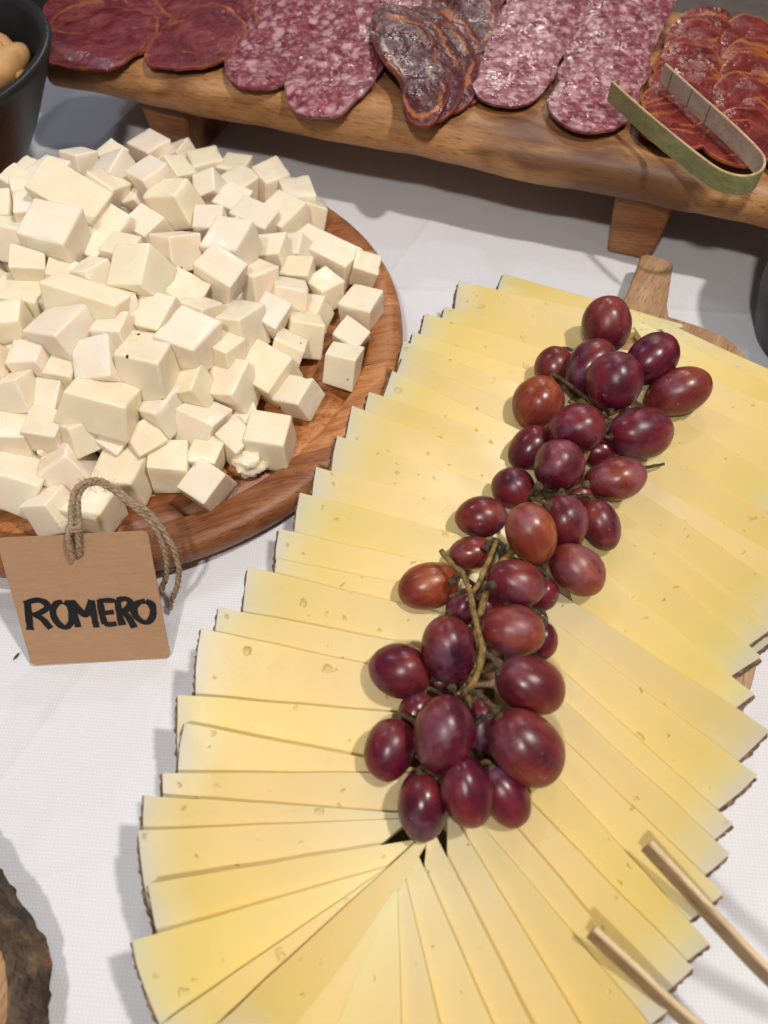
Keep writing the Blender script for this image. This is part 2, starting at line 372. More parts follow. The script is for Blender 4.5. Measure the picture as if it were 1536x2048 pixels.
def m_jute():
    n = NT('jute'); p = n.pos()
    c = n.ramp(n.noise(p, 900, 3, 0.6), [(0.3, (0.20, 0.125, 0.07)), (0.7, (0.47, 0.35, 0.235))])
    n.set(Base_Color=c, Roughness=0.9, Normal=n.bump(n.noise(p, 2500, 2), 0.6, 0.0004)); return n.m

M = dict(
    cloth=m_cloth(),
    round=m_wood('reddish_acacia', (0.13, 0.038, 0.014), (0.38, 0.155, 0.054), (0.56, 0.28, 0.115), R(18), 1.25, 0.40),
    rustic=m_wood('mango_wood', (0.15, 0.055, 0.022), (0.39, 0.185, 0.072), (0.56, 0.30, 0.128), R(-19.4), 1.0, 0.42, dark=((0.085, 0.034, 0.022), 0.35)),
    paddle=m_wood('pale_mango_wood', (0.22, 0.115, 0.055), (0.38, 0.22, 0.115), (0.50, 0.315, 0.175), R(62), 1.0, 0.5),
    endgrain=m_wood('log_wood', (0.20, 0.10, 0.045), (0.36, 0.20, 0.095), (0.48, 0.30, 0.16), R(80), 0.8, 0.6),
    bamboo=m_wood('bamboo', (0.40, 0.27, 0.13), (0.52, 0.37, 0.19), (0.62, 0.46, 0.26), R(-45), 2.0, 0.42),
    bamboo_skin=m_wood('bamboo_green_skin', (0.17, 0.17, 0.075), (0.235, 0.24, 0.11), (0.32, 0.31, 0.15), R(-45), 2.0, 0.38),
    bamboo_in=m_wood('bamboo_inner_face', (0.35, 0.28, 0.22), (0.45, 0.37, 0.30), (0.55, 0.46, 0.38), R(-45), 2.0, 0.45),
    bamboo_dark=m_wood('bamboo_brown_face', (0.20, 0.125, 0.06), (0.29, 0.19, 0.10), (0.37, 0.255, 0.14), R(-45), 2.0, 0.45),
    cheese=m_cheese(), rind=m_rind(), ivory=m_ivory(False), ivory_s=m_ivory(True), grape=m_grape(),
    stem=m_simple('grape_stem', (0.25, 0.155, 0.045), 0.65, 0.75, 330, 0.9, 0.0008),
    stemd=m_simple('grape_stem_tip', (0.10, 0.062, 0.026), 0.75, 0.8, 500, 0.9, 0.0008),
    bowl=m_simple('black_stoneware', (0.012, 0.012, 0.014), 0.38, 0.3, 40, 0.25, 0.0006),
    black=m_simple('black_enamel', (0.004, 0.004, 0.004), 0.5, 0.2, 40, 0.1),
    bread=m_simple('crisp_bread', (0.56, 0.31, 0.125), 0.55, 0.30, 60, 0.35, 0.0006),
    salami=m_salami(),
    loin=m_loin('cured_loin', (0.075, 0.009, 0.013), (0.155, 0.021, 0.028), (0.25, 0.055, 0.055), (0.44, 0.15, 0.045), -0.03, 0.9, 0.5, 0.7),
    loin2=m_loin('paprika_loin', (0.075, 0.005, 0.005), (0.15, 0.010, 0.009), (0.22, 0.026, 0.020), (0.46, 0.14, 0.025), -0.03, 1.1, 0.85, 0.7),
    cecina=m_cecina(),
    kraft=m_kraft(), ink=m_simple('black_marker', (0.007, 0.006, 0.007), 0.5, 0.3, 200, 0.1),
    bark=m_bark(), jute=m_jute(),
    floor=m_simple('floor_carpet', (0.60, 0.51, 0.46), 0.9, 0.2, 30, 0.4),
)

# ------------------------------------------------------------------ table and floor
def cloth_z(x, y):
    return 0.0007 * noise.noise(Vector((x * 9, y * 7, 0.3))) - 0.0009
V = []; Fc = []
nx, ny = 120, 90; x0, x1, y0, y1 = -0.85, 0.85, -0.35, 0.70
for j in range(ny + 1):
    for i in range(nx + 1):
        x = x0 + (x1 - x0) * i / nx; y = y0 + (y1 - y0) * j / ny
        V.append((x, y, cloth_z(x, y)))
for j in range(ny):
    for i in range(nx):
        a = j * (nx + 1) + i; Fc.append([a, a + 1, a + nx + 2, a + nx + 1])
# overhang behind and at the sides
rim = [i for i in range(nx + 1)]
edge = [j * (nx + 1) for j in range(ny + 1)][::1] + [ny * (nx + 1) + i for i in range(1, nx + 1)] + [j * (nx + 1) + nx for j in range(ny - 1, -1, -1)]
low = []
for k, e in enumerate(edge):
    v = V[e]; wv = 0.012 * math.sin(k * 0.55)
    ox = (-1 if v[0] < x0 + 1e-6 else (1 if v[0] > x1 - 1e-6 else 0)); oy = 1 if v[1] > y1 - 1e-6 else 0
    low.append(len(V)); V.append((v[0] + ox * (0.02 + wv), v[1] + oy * (0.02 + wv), -0.45))
for k in range(len(edge) - 1): Fc.append([edge[k], edge[k + 1], low[k + 1], low[k]])
tag(mesh_obj('tablecloth', V, Fc, M['cloth'], smooth=60, origin=(0, 0, 0)), 'white woven cotton tablecloth under all the boards', 'tablecloth', kind='structure')
tag(mesh_obj('floor', [(-4, -3, -0.75), (4, -3, -0.75), (4, 6, -0.75), (-4, 6, -0.75)], [[0, 1, 2, 3]], M['floor'], smooth=0, origin=(0, 0, -0.75)), 'grey brown floor behind the table', 'floor', kind='structure')

# ------------------------------------------------------------------ round board
RC = Vector((-0.144, 0.319, 0)); RR = 0.1545
RB_TOP = 0.0165          # sunk surface the cubes lie on
def round_board():
    root = empty('round_cutting_board', RC, 'round reddish wooden cutting board with a groove, under the white cheese cubes', 'cutting board')
    prof = [(0.0, RB_TOP), (0.05, RB_TOP), (0.10, RB_TOP), (0.1285, RB_TOP), (0.1300, 0.0150), (0.1325, 0.0138), (0.1350, 0.0150), (0.1365, 0.0195), (0.1380, 0.0204), (0.1475, 0.0206), (0.1515, 0.0198),
            (0.1540, 0.0170), (0.1545, 0.0125), (0.1530, 0.0075), (0.1490, 0.0030), (0.143, 0.0005), (0.0, 0.0005)]
    n = 120
    def lathe():
        bm = bmesh.new(); rings = []
        for r, z in prof:
            if r == 0: rings.append([bm.verts.new((0, 0, z))])
            else: rings.append([bm.verts.new((r * math.cos(2 * math.pi * k / n), r * math.sin(2 * math.pi * k / n), z)) for k in range(n)])
        for a, b in zip(rings, rings[1:]):
            for k in range(n):
                k2 = (k + 1) % n
                if len(a) == 1: bm.faces.new([a[0], b[k], b[k2]])
                elif len(b) == 1: bm.faces.new([a[k], b[0], a[k2]])
                else: bm.faces.new([a[k], b[k], b[k2], a[k2]])
        return bm
    cuts = [-0.16, -0.118, -0.072, -0.031, 0.018, 0.062, 0.108, 0.16]
    tints = [(0.62, 0.52, 0.50), (1.15, 1.1, 1.05), (0.86, 0.80, 0.78), (1.2, 1.2, 1.15), (0.75, 0.66, 0.62), (1.0, 0.9, 0.85), (0.82, 0.72, 0.68)]
    ang = R(18); nrm = Vector((-math.sin(ang), math.cos(ang), 0))
    for i in range(7):
        bm = lathe()
        for c, s in ((cuts[i] + 0.00008, 1), (cuts[i + 1] - 0.00008, -1)):
            g = bm.verts[:] + bm.edges[:] + bm.faces[:]
            bmesh.ops.bisect_plane(bm, geom=g, plane_co=nrm * c, plane_no=nrm * s, clear_inner=True, clear_outer=False)
            be = [e for e in bm.edges if e.is_boundary]
            if be: bmesh.ops.holes_fill(bm, edges=be, sides=0)
        for v in bm.verts: v.co += RC
        o = bm_obj('plank', bm, M['round'], root, smooth=40)
        o.color = (*tints[i], 1)
round_board()

# ------------------------------------------------------------------ rustic raised board with legs
BA = R(-19.4); BU = Vector((math.cos(BA), math.sin(BA), 0)); BV = Vector((-math.sin(BA), math.cos(BA), 0))
B0 = Vector((-0.2215, 0.5195, 0))         # front left corner in plan
BZ0, BZ1 = 0.0435, 0.0665
def rustic_board():
    root = empty('raised_serving_board', B0 + BU * 0.3 + BV * 0.1, 'long rustic wooden board raised on two feet, carrying the cured meats', 'serving board')
    L, W = 0.62, 0.20; nu, nv = 90, 22; V = []; Fs = []
    def outline(u):   # live edge front
        return 0.0035 * noise.noise(Vector((u * 14, 0, 0))) + 0.0015 * noise.noise(Vector((u * 50, 2, 0)))
    sec = []
    W2 = W
    prof = [(0.004, BZ0), (0.0008, BZ0 + 0.004), (0.0, BZ0 + 0.011), (0.002, BZ1 - 0.005), (0.006, BZ1 - 0.0012), (0.013, BZ1)]
    prof = prof + [(W2 * k / 10, BZ1) for k in range(1, 10)] + [(W2 - a, z) for a, z in prof[::-1]]
    m = len(prof)
    for i in range(nu + 1):
        u = L * i / nu
        pinch = 0.004 * (max(0, 1 - u / 0.01) ** 2)
        for k, (v, z) in enumerate(prof):
            zz = z + 0.0012 * noise.noise(Vector((u * 20, v * 20, z * 20)))
            vv = v + (outline(u) if v < W / 2 else -outline(u + 3))
            p = B0 + BU * (u) + BV * vv
            V.append((p.x, p.y, zz))
    for i in range(nu):
        for k in range(m):
            Fs.append([i * m + k, i * m + (k + 1) % m, (i + 1) * m + (k + 1) % m, (i + 1) * m + k])
    Fs.append(list(range(m))); Fs.append([nu * m + k for k in range(m)][::-1])
    mesh_obj('top', V, Fs, M['rustic'], root, smooth=50)
    for uc in (0.077, 0.393):
        bm = bmesh.new()
        def q(u, v, z):
            p = B0 + BU * u + BV * v; return bm.verts.new((p.x, p.y, z))
        a = [q(uc - 0.019, 0.010, BZ0 + 0.001), q(uc + 0.016, 0.010, BZ0 + 0.001), q(uc + 0.016, 0.185, BZ0 + 0.001), q(uc - 0.019, 0.185, BZ0 + 0.001)]
        b = [q(uc - 0.0145, 0.014, 0.0), q(uc + 0.0125, 0.014, 0.0), q(uc + 0.0125, 0.181, 0.0), q(uc - 0.0145, 0.181, 0.0)]
        bm.faces.new(a); bm.faces.new(b[::-1])
        for k in range(4): bm.faces.new([a[k], b[k], b[(k + 1) % 4], a[(k + 1) % 4]])
        o = bm_obj('foot', bm, M['rustic'], root, bevel=0.002); o.color = (0.75, 0.62, 0.55, 1)
rustic_board()

# ------------------------------------------------------------------ paddle board
PZ = 0.0150
def paddle_board():
    out = [(1130, 585), (1010, 640), (880, 770), (770, 900), (670, 1030), (552, 1135), (485, 1270), (440, 1420), (430, 1600), (480, 1800), (600, 1970), (800, 2070), (1040, 2060), (1240, 1960),
           (1375, 1780), (1440, 1610), (1482, 1450), (1512, 1350), (1535, 1240), (1558, 1100), (1566, 960), (1545, 830), (1496, 712), (1400, 648)]
    root = empty('paddle_cheese_board', P(1000, 1250, 0), 'pale wooden paddle board with a short handle, under the fanned cheese slices', 'cheese board')
    o2 = catmull([P(x, y, PZ) for x, y in out], 6, True)
    V = []; Fs = []
    c = sum(o2, Vector()) / len(o2); n = len(o2)
    levels = [(0.0, 0.985), (0.0025, 1.0), (0.0125, 1.0), (PZ, 0.988)]
    for z, s in levels:
        for p in o2:
            q = c + (p - c) * s; V.append((q.x, q.y, 0.0002 + z))
    for k in range(3):
        for i in range(n): Fs.append([k * n + i, k * n + (i + 1) % n, (k + 1) * n + (i + 1) % n, (k + 1) * n + i])
    Fs.append(list(range(n))[::-1]); Fs.append([3 * n + i for i in range(n)])
    mesh_obj('blade', V, Fs, M['paddle'], root, smooth=40)
    h = [P(1252, 592, PZ), P(1281, 514, PZ), P(1292, 509, PZ), P(1338, 521, PZ), P(1346, 530, PZ), P(1334, 610, PZ), P(1340, 660, PZ), P(1215, 640, PZ), P(1236, 606, PZ)]
    V = [(p.x, p.y, PZ + 0.0008) for p in h] + [(p.x, p.y, 0.0025) for p in h]; n = len(h)
    Fs = [list(range(n)), list(range(n, 2 * n))[::-1]] + [[i, (i + 1) % n, n + (i + 1) % n, n + i] for i in range(n)]
    mesh_obj('handle', V, Fs, M['paddle'], root, bevel=0.0011, seg=3)
paddle_board()

# ------------------------------------------------------------------ fanned cheese slices
CR = 0.0895; CT = 0.0047; CG = 0.0050
class Plane:
    def __init__(s, a, b, c):
        n = (b - a).cross(c - a); s.n = n; s.a = a
    def z(s, x, y): return s.a.z - (s.n.x * (x - s.a.x) + s.n.y * (y - s.a.y)) / s.n.z
slice_planes = []
def make_slice(T, A, B, side, idx, total):
    pl = Plane(T, A, B)
    ra = (A - T).to_2d(); rb = (B - T).to_2d(); rad = ra.length
    a0 = math.atan2(ra.y, ra.x); a1 = math.atan2(rb.y, rb.x)
    da = (a1 - a0 + math.pi) % (2 * math.pi) - math.pi
    nu, nv = 16, 8; V = []; UV = []; Fs = []; seed = idx * 3.7 + (50 if side == 'left' else 0)
    lift = random.uniform(0.0010, 0.0034)
    def pt(u, v, dz):
        rr = rad * (0.035 + 0.965 * u) + (0.0022 * noise.noise(Vector((v * 9, seed, 1))) if u == 0 else 0)
        if u == 1: rr += 0.0006 * noise.noise(Vector((v * 14, seed, 7)))
        ang = a0 + da * v + (0.006 * noise.noise(Vector((u * 6, seed, 3 + v))) if v in (0.0, 1.0) else 0)
        x = T.x + math.cos(ang) * rr; y = T.y + math.sin(ang) * rr
        z = pl.z(x, y) + 0.0003 * noise.noise(Vector((x * 40, y * 40, seed))) + dz + lift * (1 - v) ** 3 * u
        return Vector((x, y, z))
    for dz in (0, -CT):
        for i in range(nu + 1):
            for j in range(nv + 1):
                V.append(pt(i / nu, j / nv, dz)); UV.append((i / nu, j / nv))
    N = (nu + 1) * (nv + 1); idf = lambda i, j, b: b * N + i * (nv + 1) + j
    for i in range(nu):
        for j in range(nv):
            Fs.append([idf(i, j, 0), idf(i + 1, j, 0), idf(i + 1, j + 1, 0), idf(i, j + 1, 0)])
            Fs.append([idf(i, j, 1), idf(i, j + 1, 1), idf(i + 1, j + 1, 1), idf(i + 1, j, 1)])
    for i in range(nu):
        for j in (0, nv): Fs.append([idf(i, j, 0), idf(i + 1, j, 0), idf(i + 1, j, 1), idf(i, j, 1)])
    for j in range(nv):
        for i in (0, nu): Fs.append([idf(i, j, 0), idf(i, j + 1, 0), idf(i, j + 1, 1), idf(i, j, 1)])
    front = total - 1 - idx
    where = 'left of the grapes' if side == 'left' else 'right of the grapes'
    lab = 'yellow cheese slice %s, %s from the front of its fan' % (where, ordinal(front))
    if front == 0: lab = 'frontmost yellow cheese slice %s, beside the dark gap' % where
    if idx == 0: lab = 'rearmost yellow cheese slice %s, nearest the board handle' % where
    o = mesh_obj('cheese_slice', V, Fs, M['cheese'], None, uvs=UV, bevel=0.0006, seg=2)
    k = random.uniform(0.93, 1.03); o.color = (k, k * random.uniform(0.985, 1.01), k * random.uniform(0.90, 1.10), 1)
    tag(o, lab, 'cheese slice', 'yellow cheese slices fanned on the paddle board')
    # rind
    n = 46; V = []; Fs = []; prof = 6
    for j in range(n + 1):
        v = j / n; ang = a0 + da * v
        saw = abs(((v * 17 + seed) % 1) - 0.5) * 2
        out = rad + 0.0004 + 0.0006 * saw + 0.0007 * (0.5 + noise.noise(Vector((v * 30, seed, 5))))
        inn = rad - 0.0007 - 0.0008 * max(0, noise.noise(Vector((v * 40, seed, 9))))
        for rr, dz in ((inn, 0.00012), (out - 0.0003, 0.0001), (out, -0.0006), (out, -CT + 0.0006), (out - 0.0004, -CT - 0.0001), (inn, -CT - 0.0001)):
            x = T.x + math.cos(ang) * rr; y = T.y + math.sin(ang) * rr
            V.append(Vector((x, y, pl.z(x, y) + dz)))
    for j in range(n):
        for q in range(prof): Fs.append([j * prof + q, j * prof + (q + 1) % prof, (j + 1) * prof + (q + 1) % prof, (j + 1) * prof + q])
    Fs.append(list(range(prof))); Fs.append([n * prof + q for q in range(prof)][::-1])
    mesh_obj('rind', V, Fs, M['rind'], o, smooth=40)
    return pl

# (rind corner px, py, point further in on the same edge px, py)
LEFT = [(1007, 552, 1285, 627), (918, 568, 1163, 617), (890, 616, 1100, 664), (850, 632, 1080, 694), (826, 670, 1060, 740), (807, 692, 1029, 768), (804, 719, 1008, 803), (785, 745, 1055, 859),
        (738, 790, 1080, 885), (705, 820, 1060, 925), (675, 877, 1050, 975), (634, 938, 1000, 1020), (601, 991, 950, 1070), (559, 1063, 800, 1115), (554, 1119, 790, 1166), (498, 1142, 800, 1206),
        (438, 1219, 800, 1279), (404, 1261, 728, 1326), (359, 1392, 793, 1422), (370, 1449, 725, 1514), (326, 1548, 762, 1542), (289, 1592, 771, 1616), (280, 1662, 793, 1630), (300, 1771, 797, 1679),
        (266, 1884, 740, 1740), (326, 2048, 793, 1721), (439, 2048, 747, 1762)]
# (tip px, py, point further out on the same edge px, py)
RIGHT = [(1302, 632, 1536, 742), (1255, 632, 1536, 777), (1265, 680, 1536, 823), (1250, 745, 1536, 882), (1240, 760, 1449, 899), (1235, 850, 1400, 947), (1225, 920, 1384, 1009), (1190, 920, 1384, 1060),
         (1165, 968, 1400, 1151)]
RIGHT2 = [(1536, 1262, 1332, 1097), (1519, 1317, 1332, 1150), (1507, 1390, 1237, 1159), (1534, 1465, 1157, 1195), (1509, 1555, 1095, 1215), (1462, 1649, 1178, 1385), (1456, 1708, 1182, 1450), (1441, 1790, 1103, 1450), (1416, 1888, 1123, 1561),
          (1385, 1937, 1073, 1614), (1331, 2022, 1038, 1659)]
RIGHT3 = [(920, 1598, 1281, 2048), (895, 1612, 1151, 2048), (858, 1644, 1059, 2048), (818, 1667, 982, 2048), (803, 1725, 877, 2048), (794, 1745, 801, 2048)]
def fan(entries, side):
    sgn = 1 if side == 'left' else -1
    prev = None; zb = PZ + 0.0004; n = len(entries); zTp = zb + CT
    for i, (mode, a, b, c, d) in enumerate(entries):
        zA, zT, zB = zb + 0.012, zb + 0.006, zb + CT
        cr = CR if (side == 'left' and i >= 21) else (0.106 if side == 'left' else 0.102)
        half = R(31 + 3 * math.sin(i * 2.1))
        target = {('left', len(LEFT) - 1): (642, 2048), ('right', n - 1): (676, 2048)}.get((side, i))
        for it in range(6):
            if mode == 'A':
                A = P(a, b, zA); I = P(c, d, (zA + zT) / 2); dr = (I - A); dr.z = 0; dr.normalize(); T = A + dr * cr
            else:
                T = P(a, b, zT); I = P(c, d, (zA + zT) / 2); dr = (I - T); dr.z = 0; dr.normalize(); A = T + dr * cr
            if target:
                tb = P(target[0], target[1], zb + CT) - T; ta = A - T
                half = abs((math.atan2(tb.y, tb.x) - math.atan2(ta.y, ta.x) + math.pi) % (2 * math.pi) - math.pi)
            v = (A - T).to_2d(); v.rotate(Matrix.Rotation(sgn * half, 2)); B = T + Vector((v.x, v.y, 0))
            if prev is None: zA = zT = zB = zb + CT
            else:
                zA = max(zb + CT, prev.z(A.x, A.y) + CG)
                zT = max(zb + CT, prev.z(T.x, T.y) + CG)
                zT = min(zT, max(zTp + 0.0004, zb + 0.0058, min(prev.z(T.x, T.y) + 0.0012, zb + 0.018)))
                zA = max(min(zA, zb + 0.028), prev.z(A.x, A.y) + 0.0028)
                zB = min(max(zb + CT, prev.z(B.x, B.y) + CG), zb + CT + 0.003)
        A.z, T.z, B.z = zA, zT, zB; zTp = zT
        prev = make_slice(T, A, B, side, i, n)
        slice_planes.append(prev)
fan([('A', *e) for e in LEFT], 'left')
fan([('T', *e) for e in RIGHT] + [('A', *e) for e in RIGHT2] + [('T', *e) for e in RIGHT3], 'right')

# ------------------------------------------------------------------ grapes
GR = [  # cx, cy, long px, short px, axis angle deg in picture, height level, redness
    (1213, 650, 116, 100, 90, 0.3, .25), (1305, 718, 122, 96, 42, 0.6, .0), (1180, 738, 126, 100, 62, 0.75, .1), (1228, 764, 122, 116, 80, 1.35, .05), (1356, 783, 134, 96, 20, 0.2, .35),
    (1108, 734, 84, 80, 60, 0.15, .45), (1075, 806, 112, 104, 60, 0.25, .75), (1153, 857, 118, 101, 10, 1.0, .05), (1280, 866, 138, 108, 8, 0.7, .1), (1060, 896, 100, 80, 45, 0.15, .2),
    (1118, 931, 108, 103, 70, 1.05, .15), (1200, 902, 80, 70, 0, 0.1, .1), (1230, 958, 124, 90, 8, 0.55, .55), (1026, 976, 88, 86, 0, 0.25, .1), (961, 1034, 104, 84, 0, 0.25, .3),
    (1063, 1068, 132, 104, 112, 1.1, .85), (1128, 1044, 112, 98, 95, 0.7, .2), (1201, 1050, 106, 78, 110, 0.25, .25), (1154, 1138, 124, 98, -40, 0.3, .55), (941, 1106, 92, 70, 10, 0.2, .4),
    (1032, 1165, 124, 92, -14, 0.9, .25), (1024, 1259, 134, 106, -10, 0.75, .35), (1088, 1188, 70, 60, 90, 0.0, .0), (1086, 1282, 76, 60, 90, 0.0, .0), (856, 1172, 126, 96, 14, 0.35, .95),
    (925, 1215, 80, 66, 60, 0.0, .05), (1160, 990, 66, 60, 0, 0.1, .3), (898, 1300, 142, 114, 100, 0.95, .05), (801, 1341, 132, 112, -12, 0.35, .1), (1060, 1370, 148, 116, -24, 0.75, .25),
    (887, 1469, 160, 124, 82, 1.2, .0), (780, 1499, 124, 104, 70, 0.35, .05), (1052, 1494, 172, 140, -48, 0.75, .3), (845, 1614, 138, 104, 92, 0.35, .0), (934, 1582, 148, 108, -78, 0.85, .0),
    (1011, 1592, 134, 92, -62, 0.3, .0), (962, 1458, 130, 80, 90, 0.15, .1), (830, 1425, 90, 70, 60, 0.1, .15), (885, 1362, 80, 60, 0, 0.0, .0), (968, 1212, 80, 66, 0, 0.05, .05)]
def grapes():
    root = empty('grape_bunch', P(1010, 1250, 0.03), 'bunch of red grapes lying down the middle between the cheese slices', 'grapes')
    nu, nv = 20, 16
    axis = catmull([P(x, y, 0.043) for x, y in ((1215, 720), (1190, 860), (1120, 1000), (1000, 1130), (955, 1250), (940, 1370), (925, 1480), (920, 1560))], 8)
    V, Fs = tube_data(axis, lambda t: 0.0016, 8)
    mesh_obj('main_stalk', V, Fs, M['stem'], root, smooth=180)
    def AXP(q): return min(axis, key=lambda b: (b - q).length)
    for cx, cy, lo, sh, ang, lev, red in GR:
        z = 0.0345 + 0.0155 * lev
        for it in range(3):
            p = P(cx, cy, z); D = depth(p)
            a = lo * D / FPX / 2; b = sh * D / FPX / 2
        a = max(a, b)
        ax = (CAM_R * math.cos(R(ang)) + CAM_U * math.sin(R(ang)) + CAM_F * random.uniform(-0.3, 0.3)).normalized()
        q = ax.to_track_quat('Z', 'X')
        V = []; Fs = []
        s = random.uniform(0, 100)
        for i in range(nv + 1):
            th = math.pi * i / nv
            for k in range(nu):
                ph = 2 * math.pi * k / nu
                d = Vector((math.sin(th) * math.cos(ph), math.sin(th) * math.sin(ph), math.cos(th)))
                g = 1 + 0.05 * noise.noise(d * 1.1 + Vector((s, 0, 0)))
                # blunter blossom end, slightly narrower stem end
                wd = b * (1 + 0.05 * d.z)
                V.append(Vector((d.x * wd * g, d.y * wd * g, d.z * a * g)))
        for i in range(nv):
            for k in range(nu): Fs.append([i * nu + k, i * nu + (k + 1) % nu, (i + 1) * nu + (k + 1) % nu, (i + 1) * nu + k])
        me = bpy.data.meshes.new('grape'); me.from_pydata(V, [], Fs)
        bm = bmesh.new(); bm.from_mesh(me); bmesh.ops.remove_doubles(bm, verts=bm.verts, dist=1e-6); bmesh.ops.recalc_face_normals(bm, faces=bm.faces); bm.to_mesh(me); bm.free()
        for f in me.polygons: f.use_smooth = True
        me.materials.append(M['grape'])
        o = bpy.data.objects.new('grape', me); o.location = p; o.rotation_mode = 'QUATERNION'; o.rotation_quaternion = q
        o.color = (red, 0, 0, 1)
        sm = o.modifiers.new('smooth', 'SUBSURF'); sm.levels = 1; sm.render_levels = 1
        link(o, root)
        # stalk end and the short stalk that joins it to the middle of the bunch
        pole = ax if (AXP(p) - p).dot(ax) > 0 else -ax
        tip = p + pole * a * 0.985; goal = AXP(p)
        if pole.dot(CAM_F) < 0.15:
            V, Fs = tube_data([tip - pole * 0.0006, tip + pole * 0.0002, tip + pole * 0.0006], lambda t: 0.0022 - 0.0008 * t, 9)
            mesh_obj('stalk_scar', V, Fs, M['stemd'], root, smooth=180)
        mid = tip + pole * 0.004 + Vector((0, 0, -0.001))
        path = catmull([tip - pole * 0.0008, tip + pole * 0.002, (mid + goal) / 2, goal], 5)
        V, Fs = tube_data(path, lambda t: 0.00085 + 0.0003 * t + 0.0002 * noise.noise(Vector((t * 7, s, 0))), 6)
        mesh_obj('pedicel', V, Fs, M['stemd'], root, smooth=180)
    # stalks
    def stalk(pts, r0, r1, mat='stem', knob=True):
        r0 *= 0.78; r1 *= 0.78
        path = catmull([P(x, y, z) for x, y, z in pts], 6)
        path = [p + Vector((noise.noise(p * 300), noise.noise(p * 300 + Vector((5, 0, 0))), 0)) * 0.0006 for p in path]
        V, Fs = tube_data(path, lambda t: r0 + (r1 - r0) * t + 0.0004 * noise.noise(Vector((t * 9, pts[0][0], 0))), 8)
        so = mesh_obj('stalk', V, Fs, M[mat], root, smooth=180)
        if knob:
            e = path[-1]; d = (path[-1] - path[-3]).normalized()
            V, Fs = tube_data([e - d * 0.0012, e, e + d * 0.0014, e + d * 0.0022], lambda t: (0.0009, 0.0017, 0.0020, 0.0015)[min(3, int(t * 3 + 0.5))], 9)
            V = [v + Vector((noise.noise(v * 900), noise.noise(v * 900 + Vector((4, 0, 0))), noise.noise(v * 900 + Vector((0, 7, 0))))) * 0.0005 for v in V]
            mesh_obj('stalk_tip', V, Fs, M['stemd'], so, smooth=180)
    stalk([(881, 1100, .056), (903, 1128, .056), (926, 1148, .056), (940, 1190, .056), (952, 1245, .056), (965, 1303, .057), (950, 1355, .053), (930, 1388, .050)], 0.0013, 0.0017, knob=False)
    stalk([(926, 1148, .056), (913, 1150, .055), (908, 1160, .052)], 0.0015, 0.0012, 'stemd')
    stalk([(992, 1082, .050), (982, 1110, .051), (970, 1140, .052), (945, 1185, .054)], 0.0012, 0.0013, knob=False)
    stalk([(965, 1303, .057), (978, 1312, .057), (992, 1323, .056)], 0.0014, 0.0012, 'stemd')
    stalk([(935, 1382, .050), (955, 1385, .054), (972, 1400, .056), (986, 1416, .055)], 0.0016, 0.0013, 'stemd')
    stalk([(930, 1388, .050), (915, 1395, .047), (905, 1380, .045)], 0.0013, 0.001, 'stemd')
    stalk([(958, 1182, .052), (970, 1176, .055), (980, 1172, .057)], 0.0010, 0.0012, 'stemd')
    stalk([(1058, 1000, .050), (1064, 985, .056), (1074, 975, .060)], 0.0011, 0.0012, 'stemd')
    stalk([(1062, 996, .056), (1078, 1003, .058), (1092, 1010, .058)], 0.0009, 0.0011, 'stemd')
    stalk([(1135, 985, .046), (1152, 975, .050), (1168, 970, .051)], 0.0010, 0.0011, 'stemd')
    stalk([(1010, 1105, .046), (1000, 1085, .045), (985, 1080, .045), (975, 1092, .045)], 0.0011, 0.0009, 'stemd')
    stalk([(1206, 832, .046), (1222, 826, .047), (1238, 820, .047)], 0.0013, 0.0013, 'stem', False)
    stalk([(1138, 802, .044), (1146, 806, .046)], 0.0011, 0.0012, 'stem', False)
    stalk([(1278, 938, .031), (1305, 932, .030), (1328, 928, .029)], 0.0011, 0.0008, 'stemd', False)
    stalk([(900, 1195, .048), (925, 1185, .051), (940, 1178, .054)], 0.0010, 0.0010, 'stemd', False)
grapes()

# ------------------------------------------------------------------ white cheese cubes
CUBES = [  # crop px x, y, edge, yaw deg, kind   (first list: picture = x/1.873, 250 + y/1.873; second: 700 + y/1.873)
 (300,145,80,30),(430,130,80,40),(570,110,110,40),(290,190,80,30),(430,195,120,20),(675,130,90,20),(660,185,90,45),(790,165,110,-20),(870,170,100,20),(580,215,120,45),(1005,225,115,60),(920,235,110,40),
 (1120,275,110,-15),(1160,340,100,-10),(200,210,110,30),(120,195,80,30),(75,235,90,30),(20,310,70,0),(90,290,90,-20),(120,320,100,-10),(270,285,150,20,1.5),(400,245,110,25),(505,290,80,10),(650,295,125,20,1.25),
 (790,370,90,0),(800,255,90,0),(860,290,110,25),(960,360,100,30,1.5),(1060,365,140,35),(870,420,90,20),(50,430,130,10),(200,450,170,10),(420,400,120,30),(560,395,110,35),(660,475,130,40),(870,455,140,20),
 (1020,490,110,10),(1110,470,90,20),(1225,490,125,35,1.9),(1365,545,85,10),(350,470,110,20),(470,500,110,20),(520,570,150,15),(830,570,140,30),(350,570,110,30),(100,640,165,0),(330,675,120,15,2.2),(690,650,130,20),
 (960,590,120,40),(1075,655,130,-10),(1210,620,110,45),(1355,680,120,25),(1120,560,90,10),(580,725,140,20),(250,785,165,25),(430,790,110,10),(870,755,160,25),(770,730,110,30),(1010,720,110,20),(1130,795,125,-5),
 (1315,795,100,35),(1285,900,112,20),(1080,850,110,10),(1010,925,150,35),(700,845,165,20),(590,895,170,15),(830,865,90,30),(380,910,150,-5),(130,885,125,5),(40,840,110,0),(250,940,90,10),(870,985,150,25),(1120,1020,112,30),(720,1000,120,10)]
